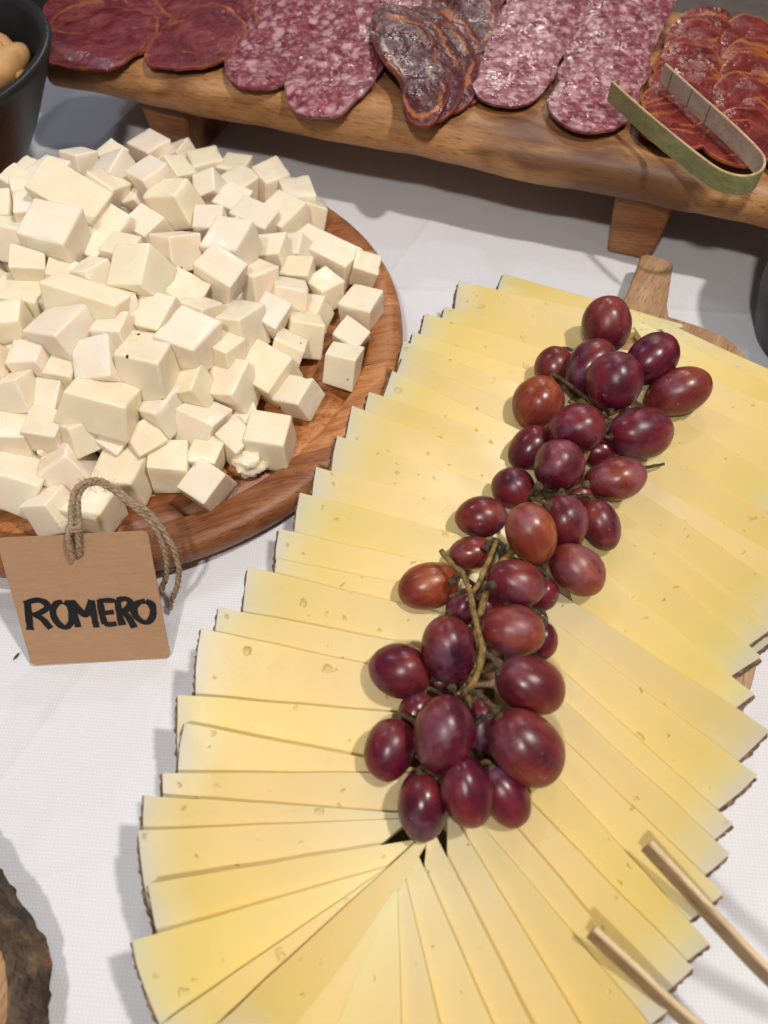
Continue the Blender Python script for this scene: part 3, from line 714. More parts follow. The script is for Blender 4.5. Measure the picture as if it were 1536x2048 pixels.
CUBES2 = [(50,160,110,5,1.3),(180,180,120,5),(60,320,130,0),(190,305,125,5),(375,250,150,8,1.55),(580,230,150,30),(755,290,140,25),(1005,335,150,10),(260,415,150,-20),(460,440,160,5),(630,415,140,0),(770,505,135,30),
 (70,490,170,10),(195,595,125,10),(355,590,140,20)]
def dome(x, y):
    dx, dy = x - (RC.x - 0.028), y - (RC.y + 0.012)
    d = math.hypot(dx / 1.05, dy)
    return RB_TOP + 0.0105 + 0.047 * max(0, 1 - (d / 0.130) ** 2) ** 0.9
def ray_dome(px, py, up=0.0):
    best = None
    z = 0.085
    while z > RB_TOP + 0.0105:
        p = P(px, py, z); g = z - dome(p.x, p.y) - up
        if best is None or g < best[0]: best = (g, p)
        if g <= 0: return p
        z -= 0.0005
    return best[1]
def make_cube(c, s, el, yaw, tilt, mat, rough=0.10):
    """a hand-cut block: eight slightly uneven corners, subdivided and softened"""
    h = [s * el / 2, s / 2, s / 2 * random.uniform(0.88, 1.05)]
    V = []
    sk = [random.uniform(-rough, rough) for _ in range(4)]
    for x in (-1, 1):
        for y in (-1, 1):
            for z in (-1, 1):
                V.append(Vector((x * h[0] * (1 + sk[0] * z) + sk[1] * y * s * 0.5, y * h[1] * (1 + sk[2] * z), z * h[2] * (1 + sk[3] * x))) + Vector([random.uniform(-1, 1) * s * rough * 0.35 for _ in range(3)]))
    Fs = [[0, 1, 3, 2], [4, 6, 7, 5], [0, 4, 5, 1], [2, 3, 7, 6], [0, 2, 6, 4], [1, 5, 7, 3]]
    bm = bmesh.new(); vs = [bm.verts.new(v) for v in V]
    for f in Fs: bm.faces.new([vs[i] for i in f])
    bmesh.ops.recalc_face_normals(bm, faces=bm.faces)
    bmesh.ops.bevel(bm, geom=bm.edges[:] + bm.verts[:], offset=s * random.uniform(0.045, 0.075), segments=3, affect='EDGES', profile=0.6)
    bmesh.ops.subdivide_edges(bm, edges=[e for e in bm.edges if e.calc_length() > s * 0.3], cuts=4, use_grid_fill=True)
    bm.normal_update(); sd = Vector((random.uniform(0, 90), random.uniform(0, 90), 0))
    for v in bm.verts:
        q = v.co / s
        crumb = max(0.0, noise.noise(q * 2.2 + sd) - 0.25) * (sum(abs(c) > 0.40 for c in q) >= 2)
        v.co += v.normal * s * (0.016 * noise.noise(q * 1.6 + sd) + 0.004 * noise.noise(q * 6 + sd)) - v.co * crumb * random.uniform(0.1, 0.35)
    me = bpy.data.meshes.new('cheese_cube'); bm.to_mesh(me); bm.free()
    for p in me.polygons: p.use_smooth = True
    me.set_sharp_from_angle(angle=R(60))
    me.materials.append(mat)
    o = bpy.data.objects.new('cheese_cube', me); o.location = c
    o.rotation_euler = (tilt[0], tilt[1], yaw)
    k = random.uniform(0.93, 1.02); o.color = (k, k * random.uniform(0.965, 0.99), k * random.uniform(0.90, 1.04), 1)
    col.objects.link(o); return o
def cubes():
    items = [(c[0] / 1.873, 250 + c[1] / 1.873, c[2] / 1.873, c[3], c[4] if len(c) > 4 else 1.0) for c in CUBES]
    items += [(c[0] / 1.873, 700 + c[1] / 1.873, c[2] / 1.873, c[3], c[4] if len(c) > 4 else 1.0) for c in CUBES2]
    items += [(-25, 470, 60, 20, 1), (-30, 560, 60, 40, 1), (-25, 720, 60, 10, 1), (-40, 800, 66, 30, 1), (-55, 900, 66, 0, 1), (-35, 640, 60, 30, 1), (-90, 640, 60, 30, 1), (-100, 760, 60, 15, 1), (-90, 530, 60, 15, 1), (-50, 400, 50, 25, 1)]
    rr = random.Random(5)
    for k in range(600):
        if len(items) > 140: break
        px, py = rr.uniform(10, 640), rr.uniform(330, 930)
        if all(math.hypot((px - i[0]) , (py - i[1]) * 1.25) > (i[2] + 50) * 0.47 for i in items) and py < 960 - 0.0 * px and math.hypot(px - 230, (py - 620) * 1.2) < 400:
            items.append((px, py, rr.uniform(42, 56), rr.uniform(0, 90), 1.0))
    placed = []
    for px, py, e, yaw, el in items:
        idx = len(placed)
        up = 0.007 if idx in (20, 31, 38, 46, 65, 64, 71, 78, 9, 35, 42, 55) else rr.uniform(-0.006, 0.006)
        p = ray_dome(px, py, up if dome(*ray_dome(px, py).to_2d()) > RB_TOP + 0.02 else 0.0); s = e * depth(p) / FPX
        s = max(0.0145, min(s * 1.07, 0.0255))
        placed.append([p, s, el, yaw, px, py])
    # push apart blocks that sit in each other
    for it in range(30):
        for i in range(len(placed)):
            for j in range(i + 1, len(placed)):
                a, b = placed[i], placed[j]; d = b[0] - a[0]; L = d.length; need = 0.5 * (a[1] + b[1]) * 0.98
                if 1e-6 < L < need:
                    m = d / L * (need - L) * 0.5 * 0.4; m.x *= 0.5; m.y *= 0.8
                    a[0] = a[0] - m; b[0] = b[0] + m
        for a in placed: a[0].z = max(a[0].z, RB_TOP + a[1] * 0.5)
    rows = {}
    order = sorted(range(len(placed)), key=lambda i: -placed[i][5])
    band = {}
    for i in order:
        if placed[i][4] < 0: continue
        band.setdefault(int((1110 - placed[i][5]) // 75), []).append(i)
    names = {}
    for b, ids in band.items():
        ids.sort(key=lambda i: placed[i][4])
        for k, i in enumerate(ids):
            names[i] = 'white cheese cube, %s from left in the %s row from the heap front' % (ordinal(k), ordinal(b))
    special = {20: 'large flat-topped block of white cheese high on the left of the heap', 38: 'long bar of white cheese near the right rim of the round board', 46: 'long thin bar of white cheese lying across the left of the heap',
               61: 'white cheese cube speckled with green herbs beside the right rim of the board', 85: 'lone white cheese cube at the front edge of the round board', 31: 'biggest white cheese cube on the upper left of the heap'}
    for i, (p, s, el, yaw, px, py) in enumerate(placed):
        low = p.z < RB_TOP + s * 0.62
        t = (0, 0) if low else (R(random.uniform(-24, 24)), R(random.uniform(-24, 24)))
        if low: p.z = RB_TOP + s * 0.5
        sp = i in (2, 34, 43, 47, 56, 61, 62, 63, 64, 65, 75, 76) or random.random() < 0.10
        o = make_cube(p, s, el, R(-yaw), t, M['ivory_s'] if sp else M['ivory'])
        if px < 0: tag(o, 'white cheese cube cut off by the left picture edge, %s from the back' % ordinal(sorted((q[5], q[4]) for q in placed if q[4] < 0).index((py, px))), 'cheese cube', 'white cheese cubes heaped on the round board')
        else: tag(o, special.get(i, names.get(i)), 'cheese cube', 'white cheese cubes heaped on the round board')
        # what the upper blocks rest on
        z = p.z - s * 0.98
        while z > RB_TOP + 0.014:
            f = make_cube(Vector((p.x + random.uniform(-.003, .003), p.y + 0.004 + random.uniform(-.003, .003), max(z, RB_TOP + 0.0095))), 0.0190, 1.0, R(random.uniform(0, 90)), (0, 0), M['ivory'])
            tag(f, 'white cheese cube buried under others inside the heap', 'cheese cube', 'buried cheese cubes'); z -= 0.019
    # crumbs
    for (px, py, e, lab) in ((430, 905, 62, 'crumbled lump of white cheese beside the lone front cube'), (499, 925, 74, 'broken craggy piece of white cheese at the front rim of the board')):
        c = P(px, py, RB_TOP + 0.006); s = e * depth(c) / FPX
        bm = bmesh.new(); bmesh.ops.create_icosphere(bm, subdivisions=4, radius=s * 0.62)
        for v in bm.verts:
            d = v.co.normalized()
            n1 = noise.noise(d * 1.6 + Vector((px, 1, 0))); n2 = noise.noise(d * 3.6 + Vector((0, px, 0)))
            v.co = d * s * (0.40 + 0.16 * n1 + 0.09 * abs(n2) + 0.03 * noise.noise(d * 9))
            v.co.z = max(v.co.z * 0.9, -0.0055)
            v.co += c
        tag(bm_obj('cheese_crumb', bm, M['ivory'], smooth=50), lab, 'cheese piece', 'cheese crumbs')
cubes()

# ------------------------------------------------------------------ cured meats
MT = BZ1 + 0.0028
meat_count = {}
def meat(px, py, wpx, hpx, mat, name, label, group, rot=0.0, tilt=8, wob=0.10, z=None, arch=0.0, kidney=0.0, fl=0.0):
    z = MT if z is None else z
    c = P(px, py, z); D = depth(c)
    rx = wpx * D / FPX / 2
    up = P(px, py - hpx / 2, z); dn = P(px, py + hpx / 2, z); ry = (up - dn).length / 2; c = (up + dn) / 2
    nr, na = 9, 56; V = []; UV = []; Fs = []; s = random.uniform(0, 50)
    T = math.tan(R(tilt))
    for side in (0, 1):
        for i in range(nr + 1):
            f = i / nr
            for k in range(na):
                a = 2 * math.pi * k / na; d = Vector((math.cos(a), math.sin(a), 0))
                g = 1 + wob * noise.noise(d * 1.2 + Vector((s, 0, 0))) + wob * 0.3 * noise.noise(d * 5 + Vector((s, 9, 0)))
                x = d.x * rx * f * g; y = d.y * ry * f * g
                x += kidney * rx * ((y / ry) ** 2)
                xr = x * math.cos(rot) - y * math.sin(rot); yr = x * math.sin(rot) + y * math.cos(rot)
                q = BU * xr + BV * yr
                zz = yr * T + (0.0012 + 0.0016 * f * f) * noise.noise(Vector((xr * 45, yr * 45, s))) + 0.0007 * noise.noise(Vector((xr * 130, yr * 130, s)))
                zz -= arch * (x / rx) ** 2
                zz -= 0.0010 * (f ** 6)
                zz = max(zz + z, BZ1 + 0.0027 + fl + 0.0004 * noise.noise(Vector((xr * 60, yr * 60, s))))
                # droop over the front edge of the board
                pos = Vector((c.x, c.y, 0)) + q
                vv = (pos - B0).dot(BV)
                if vv < 0.006: zz -= min(0.004, (0.006 - vv) ** 1.5 * 3.0)
                V.append(Vector((pos.x, pos.y, zz - side * 0.0014))); UV.append((f, k / na))
    N = (nr + 1) * na
    for side in (0, 1):
        for i in range(nr):
            for k in range(na):
                q = [side * N + i * na + k, side * N + i * na + (k + 1) % na, side * N + (i + 1) * na + (k + 1) % na, side * N + (i + 1) * na + k]
                Fs.append(q)
    for k in range(na):
        Fs.append([nr * na + k, nr * na + (k + 1) % na, N + nr * na + (k + 1) % na, N + nr * na + k])
    o = mesh_obj(name, V, Fs, mat, None, smooth=60, uvs=UV)
    tag(o, label, 'cured meat', group)
    return o
def column(entries, mat, name, desc, group, **kw):
    full = []
    for a, b in zip(entries, entries[1:]):
        full.append(a); full.append(tuple((a[k] + b[k]) / 2 + (random.uniform(-7, 7) if k == 0 else 0) for k in range(4)))
    entries = full + [entries[-1]]
    entries = [(e[0], e[1] + e[3] * 0.05, e[2] * 0.92, e[3] * 0.90) + tuple(e[4:]) for e in entries]
    n = len(entries)
    for i, e in enumerate(entries):
        lab = '%s, %s from the front' % (desc, ordinal(n - 1 - i)) if n > 1 else desc
        kk = dict(kw)
        if len(e) > 4: kk['rot'] = R(e[4])
        kk['z'] = kw.get('z', MT) + 0.0010 * (i % 2); kk['tilt'] = kw.get('tilt', 8) + 3.5; kk['fl'] = 0.0004 * i + (0.0002 if kw.get('z', MT) > MT else 0)
        meat(*e[:4], mat, name, lab, group, **kk)
column([(215, -25, 220, 110), (190, 15, 220, 105), (235, 52, 230, 110), (195, 82, 235, 100, 5)], M['loin'], 'loin_slice', 'dark red loin slice at the far left of the meat board', 'loin slices on the left', wob=0.16, tilt=6)
column([(420, -35, 220, 110), (400, 5, 215, 110), (420, 48, 210, 110), (385, 88, 190, 105, -5)], M['loin'], 'loin_slice', 'marbled dark red loin slice beside the left salami', 'loin slices beside the salami', wob=0.16, tilt=6, z=MT + 0.002)
column([(930, -45, 200, 120, 20), (925, -5, 180, 130, 20), (930, 35, 150, 150, 18)], M['cecina'], 'cured_beef_slice', 'dark folded cured beef slice behind the front fold', 'rear cured beef slices', wob=0.14, tilt=7, z=MT + 0.002)
column([(650, -35, 200, 120), (590, 5, 190, 120), (575, 60, 190, 125), (543, 118, 188, 128)], M['salami'], 'salami_slice', 'salami slice in the leftmost salami column', 'left salami slices', tilt=7)
column([(770, -20, 190, 120), (735, 20, 190, 120), (700, 75, 200, 130), (664, 152, 192, 140)], M['salami'], 'salami_slice', 'salami slice in the column left of the dark beef', 'second column salami slices', tilt=7, z=MT + 0.002)
def meat_traced(out, mat, name, label, group, z, tilt=0.0, wav=0.0016):
    # a slice whose own outline was measured; it is a closed thin solid like the others
    pts = catmull([P(x, y, z) for x, y in out], 6, True); m = len(pts)
    c = sum(pts, Vector()) / m; s = random.uniform(0, 50); nr = 10; V = []; UV = []; Fs = []
    for side in (0, 1):
        for i in range(nr + 1):
            f = max(i / nr, 0.001)
            for k, p in enumerate(pts):
                q = c + (p - c) * f
                v = (q - B0).dot(BV)
                zz = z + tilt * ((q - c).dot(BU)) + wav * noise.noise(q * 48 + Vector((s, 0, 0))) - 0.0009 * f ** 6
                if v < 0.006: zz -= min(0.004, (0.006 - v) ** 1.5 * 3)
                zz = max(zz, BZ1 + 0.0016 if v > 0.012 else BZ1 - 0.003)
                V.append(Vector((q.x, q.y, zz - side * 0.0015))); UV.append((f, k / m))
    N = (nr + 1) * m
    for side in (0, 1):
        for i in range(nr):
            for k in range(m): Fs.append([side * N + i * m + k, side * N + i * m + (k + 1) % m, side * N + (i + 1) * m + (k + 1) % m, side * N + (i + 1) * m + k])
    for k in range(m): Fs.append([nr * m + k, nr * m + (k + 1) % m, N + nr * m + (k + 1) % m, N + nr * m + k])
    tag(mesh_obj(name, V, Fs, mat, None, smooth=60, uvs=UV), label, 'cured meat', group)
BOOT = [(742, 48), (746, 88), (766, 122), (792, 146), (803, 172), (806, 200), (828, 222), (856, 226), (884, 206), (900, 172), (904, 132), (890, 96), (858, 58), (822, 28), (780, 16), (752, 26)]
for k, (dx, dy, sx) in enumerate(((92, -14, 0.86), (62, -8, 0.92), (30, -3, 0.97), (0, 0, 1.0))):
    out = [(823 + (x - 823) * sx + dx, 120 + (y - 120) * sx + dy) for x, y in BOOT]
    meat_traced(out, M['cecina'], 'cured_beef_slice', 'dark folded cured beef slice mid-board, %s from the left' % ordinal(3 - k), 'front cured beef slices', MT + 0.003 + 0.0028 * k, tilt=-0.10)
column([(1120, -40, 180, 110), (1095, -2, 175, 115), (1075, 48, 172, 118), (1048, 105, 168, 120), (1020, 164, 164, 120)], M['salami'], 'salami_slice', 'salami slice in the column right of the dark beef', 'third column salami slices', tilt=7)
column([(1275, -25, 175, 110), (1255, 15, 180, 112), (1235, 62, 180, 115), (1212, 112, 182, 120), (1198, 160, 182, 124), (1182, 206, 184, 128)], M['salami'], 'salami_slice', 'salami slice in the column beside the bamboo tongs', 'fourth column salami slices', tilt=7, z=MT + 0.002)
column([(1410, 62, 150, 85), (1398, 92, 150, 88), (1390, 122, 155, 90), (1380, 156, 160, 92), (1372, 192, 165, 95), (1362, 228, 170, 98), (1352, 262, 176, 100)], M['loin2'], 'paprika_loin_slice', 'glossy red paprika loin slice under the bamboo tongs', 'paprika loin slices in the left row', tilt=9, wob=0.08)
column([(1500, 78, 130, 80), (1500, 108, 130, 85), (1498, 140, 135, 88), (1495, 174, 140, 92), (1490, 210, 145, 95), (1484, 250, 150, 98), (1476, 292, 156, 100)], M['loin2'], 'paprika_loin_slice', 'glossy red paprika loin slice right of the tongs', 'paprika loin slices in the right row', tilt=9, wob=0.08, z=MT + 0.002)
column([(1610, 130, 130, 85), (1608, 170, 135, 88), (1600, 215, 140, 92), (1596, 262, 140, 92), (1590, 312, 146, 96)], M['loin2'], 'paprika_loin_slice', 'glossy red paprika loin slice cut by the right picture edge', 'paprika loin slices at the right edge', tilt=9, wob=0.08)

# ------------------------------------------------------------------ bamboo tongs
def strip(path, width_v, thick, name, mats, root, lean=0.0):
    """a flat bamboo strip standing on its edge along a plan path; outer face, inner face and edges are separate parts"""
    n = len(path); L = []; 
    for i, p in enumerate(path):
        t = path[min(i + 1, n - 1)] - path[max(i - 1, 0)]; t.z = 0; t.normalize()
        L.append((p, Vector((t.y, -t.x, 0))))
    V = []; Fs = []
    for p, s in L:
        w = width_v
        for a, b in ((-thick / 2, 0), (thick / 2, 0), (thick / 2, w), (-thick / 2, w)):
            V.append(p + s * a + Vector((0, 0, b - w)) + s * lean * (b - w))
    for i in range(n - 1):
        for k in range(4): Fs.append([i * 4 + k, i * 4 + (k + 1) % 4, (i + 1) * 4 + (k + 1) % 4, (i + 1) * 4 + k])
    Fs.append([0, 1, 2, 3]); Fs.append([(n - 1) * 4 + k for k in range(4)][::-1])
    o = mesh_obj('core', V, Fs, M['bamboo'], root, bevel=0.0003)
    for nm, off, mt in (('outer_skin', thick / 2 + 0.00012, mats[0]), ('inner_face', -thick / 2 - 0.00012, mats[1])):
        V = []; Fs = []
        for p, s in L:
            for b in (0.0006, width_v - 0.0006):
                q = p + s * off + Vector((0, 0, b - width_v)) + s * lean * (b - width_v)
                V.append(q); V.append(q - s * (0.0003 if off > 0 else -0.0003))
        for i in range(n - 1):
            a, c = i * 4, (i + 1) * 4
            Fs += [[a, a + 2, c + 2, c], [a + 1, c + 1, c + 3, a + 3], [a, c, c + 1, a + 1], [a + 2, a + 3, c + 3, c + 2]]
        Fs += [[0, 1, 3, 2], [(n - 1) * 4, (n - 1) * 4 + 2, (n - 1) * 4 + 3, (n - 1) * 4 + 1]]
        mesh_obj(nm, V, Fs, mt, root, smooth=30)
    return L
def top_tongs():
    zt = BZ1 + 0.0215
    pts = [(1225, 162), (1290, 220), (1360, 278), (1425, 328), (1462, 346), (1496, 350), (1522, 340), (1530, 322), (1520, 300), (1470, 250), (1400, 188), (1331, 126)]
    path = catmull([P(x, y, zt) for x, y in pts], 6)
    root = empty('bamboo_tongs', path[len(path) // 2], 'folded green bamboo tongs lying on the paprika loin', 'tongs')
    L = strip(path, 0.0110, 0.0013, 'tongs', (M['bamboo_skin'], M['bamboo_in']), root)
    for k in (3, 6, 9):   # burnt grip notches near the far tip
        p, s = L[-k]
        V = []
        t = Vector((-s.y, s.x, 0))
        for dx in (-0.00025, 0.00025):
            for b in (-0.0105, -0.0005): V.append(p + t * dx - s * 0.00084 + Vector((0, 0, b)))
        V2 = [v - s * 0.00012 for v in V]
        mesh_obj('grip_notch', V + V2, [[0, 1, 3, 2], [4, 6, 7, 5], [0, 4, 5, 1], [2, 3, 7, 6], [0, 2, 6, 4], [1, 5, 7, 3]], M['stemd'], root, smooth=0)
top_tongs()
LEAN = -0.45
def front_tongs():
    root = empty('bamboo_tongs', P(1480, 2000, 0.03), 'pale bamboo tongs reaching in over the cheese at the lower right', 'tongs')
    for pts in (((1302, 1682, .0510), (1384, 1770, .0505), (1528, 1925, .050), (1640, 2030, .051), (1700, 2110, .049)), ((1190, 1855, .0510), (1274, 1932, .0505), (1392, 2040, .0500), (1520, 2130, .051), (1640, 2190, .049))):
        path = catmull([P(*q) for q in pts], 8)
        strip(path, 0.0050, 0.0017, 'arm', (M['bamboo_dark'], M['bamboo_dark']), root, lean=LEAN)
    a = [(1700, 2110, .049), (1730, 2160, .0485), (1725, 2200, .0485), (1690, 2210, .0487), (1640, 2190, .049)]
    strip(catmull([P(*q) for q in a], 6), 0.0050, 0.0017, 'bend', (M['bamboo_dark'], M['bamboo_dark']), root, lean=LEAN)
front_tongs()

# ------------------------------------------------------------------ bowls
def lathe_obj(name, prof, c, mat, parent, n=72):
    V = []; Fs = []
    for r, z in prof:
        for k in range(n):
            a = 2 * math.pi * k / n; V.append(Vector((c.x + max(r, 1e-5) * math.cos(a), c.y + max(r, 1e-5) * math.sin(a), z)))
    for i in range(len(prof) - 1):
        for k in range(n): Fs.append([i * n + k, i * n + (k + 1) % n, (i + 1) * n + (k + 1) % n, (i + 1) * n + k])
    return mesh_obj(name, V, Fs, mat, parent, smooth=60)
BC = Vector((-0.2885, 0.452, 0))
bowl = lathe_obj('bowl', [(0, 0.0), (0.036, 0.0), (0.040, 0.003), (0.060, 0.028), (0.078, 0.055), (0.092, 0.080), (0.0985, 0.0925), (0.1000, 0.0955), (0.0990, 0.0980), (0.0965, 0.0985), (0.0940, 0.0970), (0.0920, 0.0930), (0.084, 0.075), (0.070, 0.048), (0.05, 0.02), (0, 0.010)], BC, M['bowl'], None)
tag(bowl, 'black stoneware bowl of bread sticks at the upper left corner', 'bowl')
def breadstick(c, L, r, yaw, pitch, label):
    d = Vector((math.cos(yaw) * math.cos(pitch), math.sin(yaw) * math.cos(pitch), math.sin(pitch)))
    path = [c + d * (t - 0.5) * L for t in [i / 14 for i in range(15)]]
    s = random.uniform(0, 30)
    V, Fs = tube_data(path, lambda t: r * (max(0.02, math.sin(math.pi * (0.04 + 0.92 * t))) ** 0.42) * (1 + 0.1 * noise.noise(Vector((t * 4, s, 0)))), 14)
    V = [v + (v - c) * 0.03 * noise.noise(v * 90) for v in V]
    tag(mesh_obj('breadstick', V, Fs, M['bread'], None, smooth=180), label, 'breadstick', 'small bread sticks in the black bowl')
bs = [((.046, .036, .087), R(-42), .05, 'plump bread stick lying against the back of the bowl rim'), ((.066, .008, .084), R(72), .0, 'bread stick along the right inner wall of the bowl'), ((.050, -.018, .084), R(78), -.05, 'darker bread stick in front, cut by the picture edge'),
      ((.050, .018, .078), R(-25), -.05, 'bread stick wedged beneath the top ones'), ((.012, .060, .084), R(-8), .05, 'bread stick at the back of the bowl'),
      ((.036, .006, .088), R(-55), .1, 'bread stick lying across the others at the left picture edge'), ((.062, .030, .080), R(-65), .0, 'bread stick standing close under the black rim')]
for off, yaw, pt, lab in bs: breadstick(BC + Vector(off), 0.052, 0.0096, yaw, pt, lab)
for k in range(9):
    a = k * 2.4; breadstick(BC + Vector((math.cos(a) * 0.035 - 0.008, math.sin(a) * 0.038, 0.062 + 0.004 * (k % 3))), 0.05, 0.011, a * 1.7, 0.0, 'bread stick buried lower in the black bowl')
c2 = P(1522, 565, 0.045) + Vector((0.0665, 0.004, 0)); c2.z = 0
tag(lathe_obj('bowl', [(0, 0), (0.046, 0), (0.050, 0.003), (0.056, 0.025), (0.059, 0.055), (0.060, 0.074), (0.058, 0.076), (0.056, 0.072), (0.052, 0.03), (0.04, 0.01), (0, 0.008)], c2, M['bowl'], None), 'small black bowl at the right picture edge beside the cheese', 'bowl')
c3 = Vector((-0.325, 0.80, 0))
tag(lathe_obj('pot', [(0, 0), (0.118, 0), (0.122, 0.004), (0.124, 0.10), (0.128, 0.16), (0.124, 0.162), (0.119, 0.10), (0.115, 0.01), (0, 0.008)], c3, M['black'], None), 'plain black pot behind the bread stick bowl', 'pot')

# ------------------------------------------------------------------ kraft label with twine
def label_card():
    BL = P(63, 1331, 0.0006); BR = P(341, 1316, 0.0006); TL = P(-3, 1077, 0.0535); TR = P(300, 1062, 0.0535)
    ex = ((BR - BL) + (TR - TL)).normalized(); ey = ((TL - BL) + (TR - BR)); ey -= ex * ey.dot(ex); ey.normalize(); nz = ex.cross(ey)
    W = 0.5 * ((BR - BL).length + (TR - TL).length); Hh = 0.5 * ((TL - BL).length + (TR - BR).length)
    root = empty('name_tag', (BL + BR) / 2, 'square brown kraft tag lettered ROMERO with jute twine, leaning on the round board', 'tag')
    def onplane(px, py, off=0.0):
        d = P(px, py, 0) - Vector((0, 0, CAMH)); o = Vector((0, 0, CAMH))
        t = (BL - o).dot(nz) / d.dot(nz); return o + d * t + nz * off
    bm = bmesh.new(); r = 0.0022; pts = []
    for cx, cy, a0 in ((W - r, r, -90), (W - r, Hh - r, 0), (r, Hh - r, 90), (r, r, 180)):
        for k in range(6): a = R(a0 + 90 * k / 5); pts.append((cx + r * math.cos(a), cy + r * math.sin(a)))
    hole = onplane(153, 1104); hx, hy = (hole - BL).dot(ex), (hole - BL).dot(ey)
    vo = [bm.verts.new(BL + ex * x + ey * y) for x, y in pts]
    vh = [bm.verts.new(BL + ex * (hx + 0.0030 * math.cos(2 * math.pi * k / 20)) + ey * (hy + 0.0030 * math.sin(2 * math.pi * k / 20))) for k in range(20)]
    es = [bm.edges.new((vo[i], vo[(i + 1) % len(vo)])) for i in range(len(vo))] + [bm.edges.new((vh[i], vh[(i + 1) % 20])) for i in range(20)]
    bmesh.ops.triangle_fill(bm, edges=es, use_beauty=True, use_dissolve=False)
    ret = bmesh.ops.extrude_face_region(bm, geom=bm.faces[:])
    for g in ret['geom']:
        if isinstance(g, bmesh.types.BMVert): g.co -= nz * 0.0006
    bm_obj('card', bm, M['kraft'], root, smooth=30)
    # hand lettering, marker strokes
    S = [[(222, 1062), (230, 1150), (238, 1225), (246, 1292)], [(192, 1078), (300, 1050), (372, 1075), (380, 1115), (330, 1150), (262, 1172)], [(285, 1168), (345, 1205), (385, 1250), (412, 1280)],
         [(505, 1062), (455, 1080), (430, 1130), (440, 1190), (478, 1245), (530, 1272), (570, 1240), (582, 1170), (565, 1095), (520, 1064)],
         [(572, 1050), (590, 1130), (612, 1200), (635, 1270)], [(585, 1062), (640, 1130), (690, 1172), (715, 1130), (738, 1050)], [(738, 1050), (752, 1130), (765, 1200), (782, 1272)],
         [(808, 1046), (818, 1120), (832, 1190), (850, 1245)], [(800, 1055), (870, 1052), (930, 1055)], [(830, 1155), (880, 1150), (922, 1146)], [(845, 1242), (890, 1246), (945, 1238)],
         [(948, 1045), (960, 1120), (972, 1190), (992, 1252)], [(945, 1050), (1010, 1038), (1052, 1060), (1048, 1100), (1005, 1140), (968, 1152)], [(990, 1148), (1030, 1175), (1062, 1225), (1088, 1272)],
         [(1175, 1056), (1120, 1070), (1086, 1110), (1092, 1165), (1130, 1210), (1180, 1230), (1222, 1205), (1240, 1145), (1225, 1085), (1180, 1056)]]
    V = []; Fs = []
    for si, st in enumerate(S):
        st = catmull([onplane(x / 4.042, 940 + y / 4.042, 0.0) for x, y in st], 8); fr = []
        n = len(st); b0 = len(V)
        for i, p in enumerate(st):
            t = (st[min(i + 1, n - 1)] - st[max(i - 1, 0)]).normalized(); s = t.cross(nz).normalized()
            w = 0.00128 * (1 + 0.22 * noise.noise(p * 420 + Vector((si, 0, 0)))) * (0.9 + 0.25 * abs(ex.dot(s)))
            for k in (1, -1): V.append(p + s * w * k + nz * (0.00010 + si * 0.000012))
        for i in range(n - 1): Fs.append([b0 + 2 * i, b0 + 2 * i + 1, b0 + 2 * i + 3, b0 + 2 * i + 2])
    o = mesh_obj('lettering', V, Fs, M['ink'], root, smooth=0)
    # twine: two strands of three plies from the hole over the cheese and down behind the card
    c = lambda x, y, z: P(x / 4.042, 940 + y / 4.042, z)
    kn = onplane(153, 1056)
    main = [hole + nz * 0.0008 - ey * 0.0012, onplane(152, 1085, 0.0022), kn + nz * 0.002 + ey * 0.001, c(606, 400, 0.0575), c(596, 290, 0.0615), c(622, 170, 0.0635), c(700, 100, 0.0640), c(800, 90, 0.0630), c(900, 150, 0.0605), c(1030, 250, 0.057), c(1170, 350, 0.052),
            c(1290, 500, 0.045), c(1370, 660, 0.037), c(1395, 790, 0.029), c(1385, 910, 0.021), c(1345, 1020, 0.013), c(1320, 1110, 0.006)]
    fuzz_src = []
    for st in range(2):
        path = catmull(main, 9); fr = frames(path); V = []; Fs = []
        for ply in range(3):
            pp = []
            for i, (p, t, s, u) in enumerate(fr):
                f = i / (len(fr) - 1)
                sep = 0.0014 * (1 if st == 0 else -1) * (0.75 + 0.5 * math.sin(f * 9 + st)) + (0.0012 * max(0, f - 0.7) * 6 * (1 if st == 0 else -1))
                ph = i * 0.62 + ply * 2 * math.pi / 3 + st * 1.1
                cen = p + s * sep + u * 0.0003 * math.sin(f * 14 + st * 2)
                cen = cen + Vector((noise.noise(cen * 160), noise.noise(cen * 160 + Vector((9, 0, 0))), 0)) * 0.0006
                pp.append(cen + (s * math.cos(ph) + u * math.sin(ph)) * 0.00062)
            tube_data(pp, lambda t: 0.00072, 6, V, Fs)
            fuzz_src += [(q, fr[i]) for i, q in enumerate(pp)]
        mesh_obj('twine', V, Fs, M['jute'], root, smooth=180)
    # knot: a few wraps round both strands
    V = []; Fs = []
    for wr in range(3):
        ring = []
        for k in range(25):
            a = 2 * math.pi * k / 24
            ring.append(kn + nz * 0.0016 + ey * (0.0008 + (wr - 1) * 0.0011 + 0.0006 * math.sin(a + wr)) + ex * 0.0026 * math.cos(a) + nz * 0.0020 * math.sin(a))
        tube_data(ring, 0.00065, 6, V, Fs)
    mesh_obj('knot', V, Fs, M['jute'], root, smooth=180)
    V = []; Fs = []
    for k in range(340):
        q, (p, t, s, u) = random.choice(fuzz_src)
        a = random.uniform(0, 6.28); d = (s * math.cos(a) + u * math.sin(a) + t * random.uniform(-1.2, 1.2)).normalized()
        L = random.uniform(0.0012, 0.0045); bend = Vector([random.uniform(-1, 1) for _ in range(3)]) * L * 0.3
        tube_data([q, q + d * L * 0.5 + bend * 0.4, q + d * L + bend], lambda t: 0.000065, 3, V, Fs)
    tag(mesh_obj('fuzz', V, Fs, M['jute'], root, smooth=0), kind='stuff')
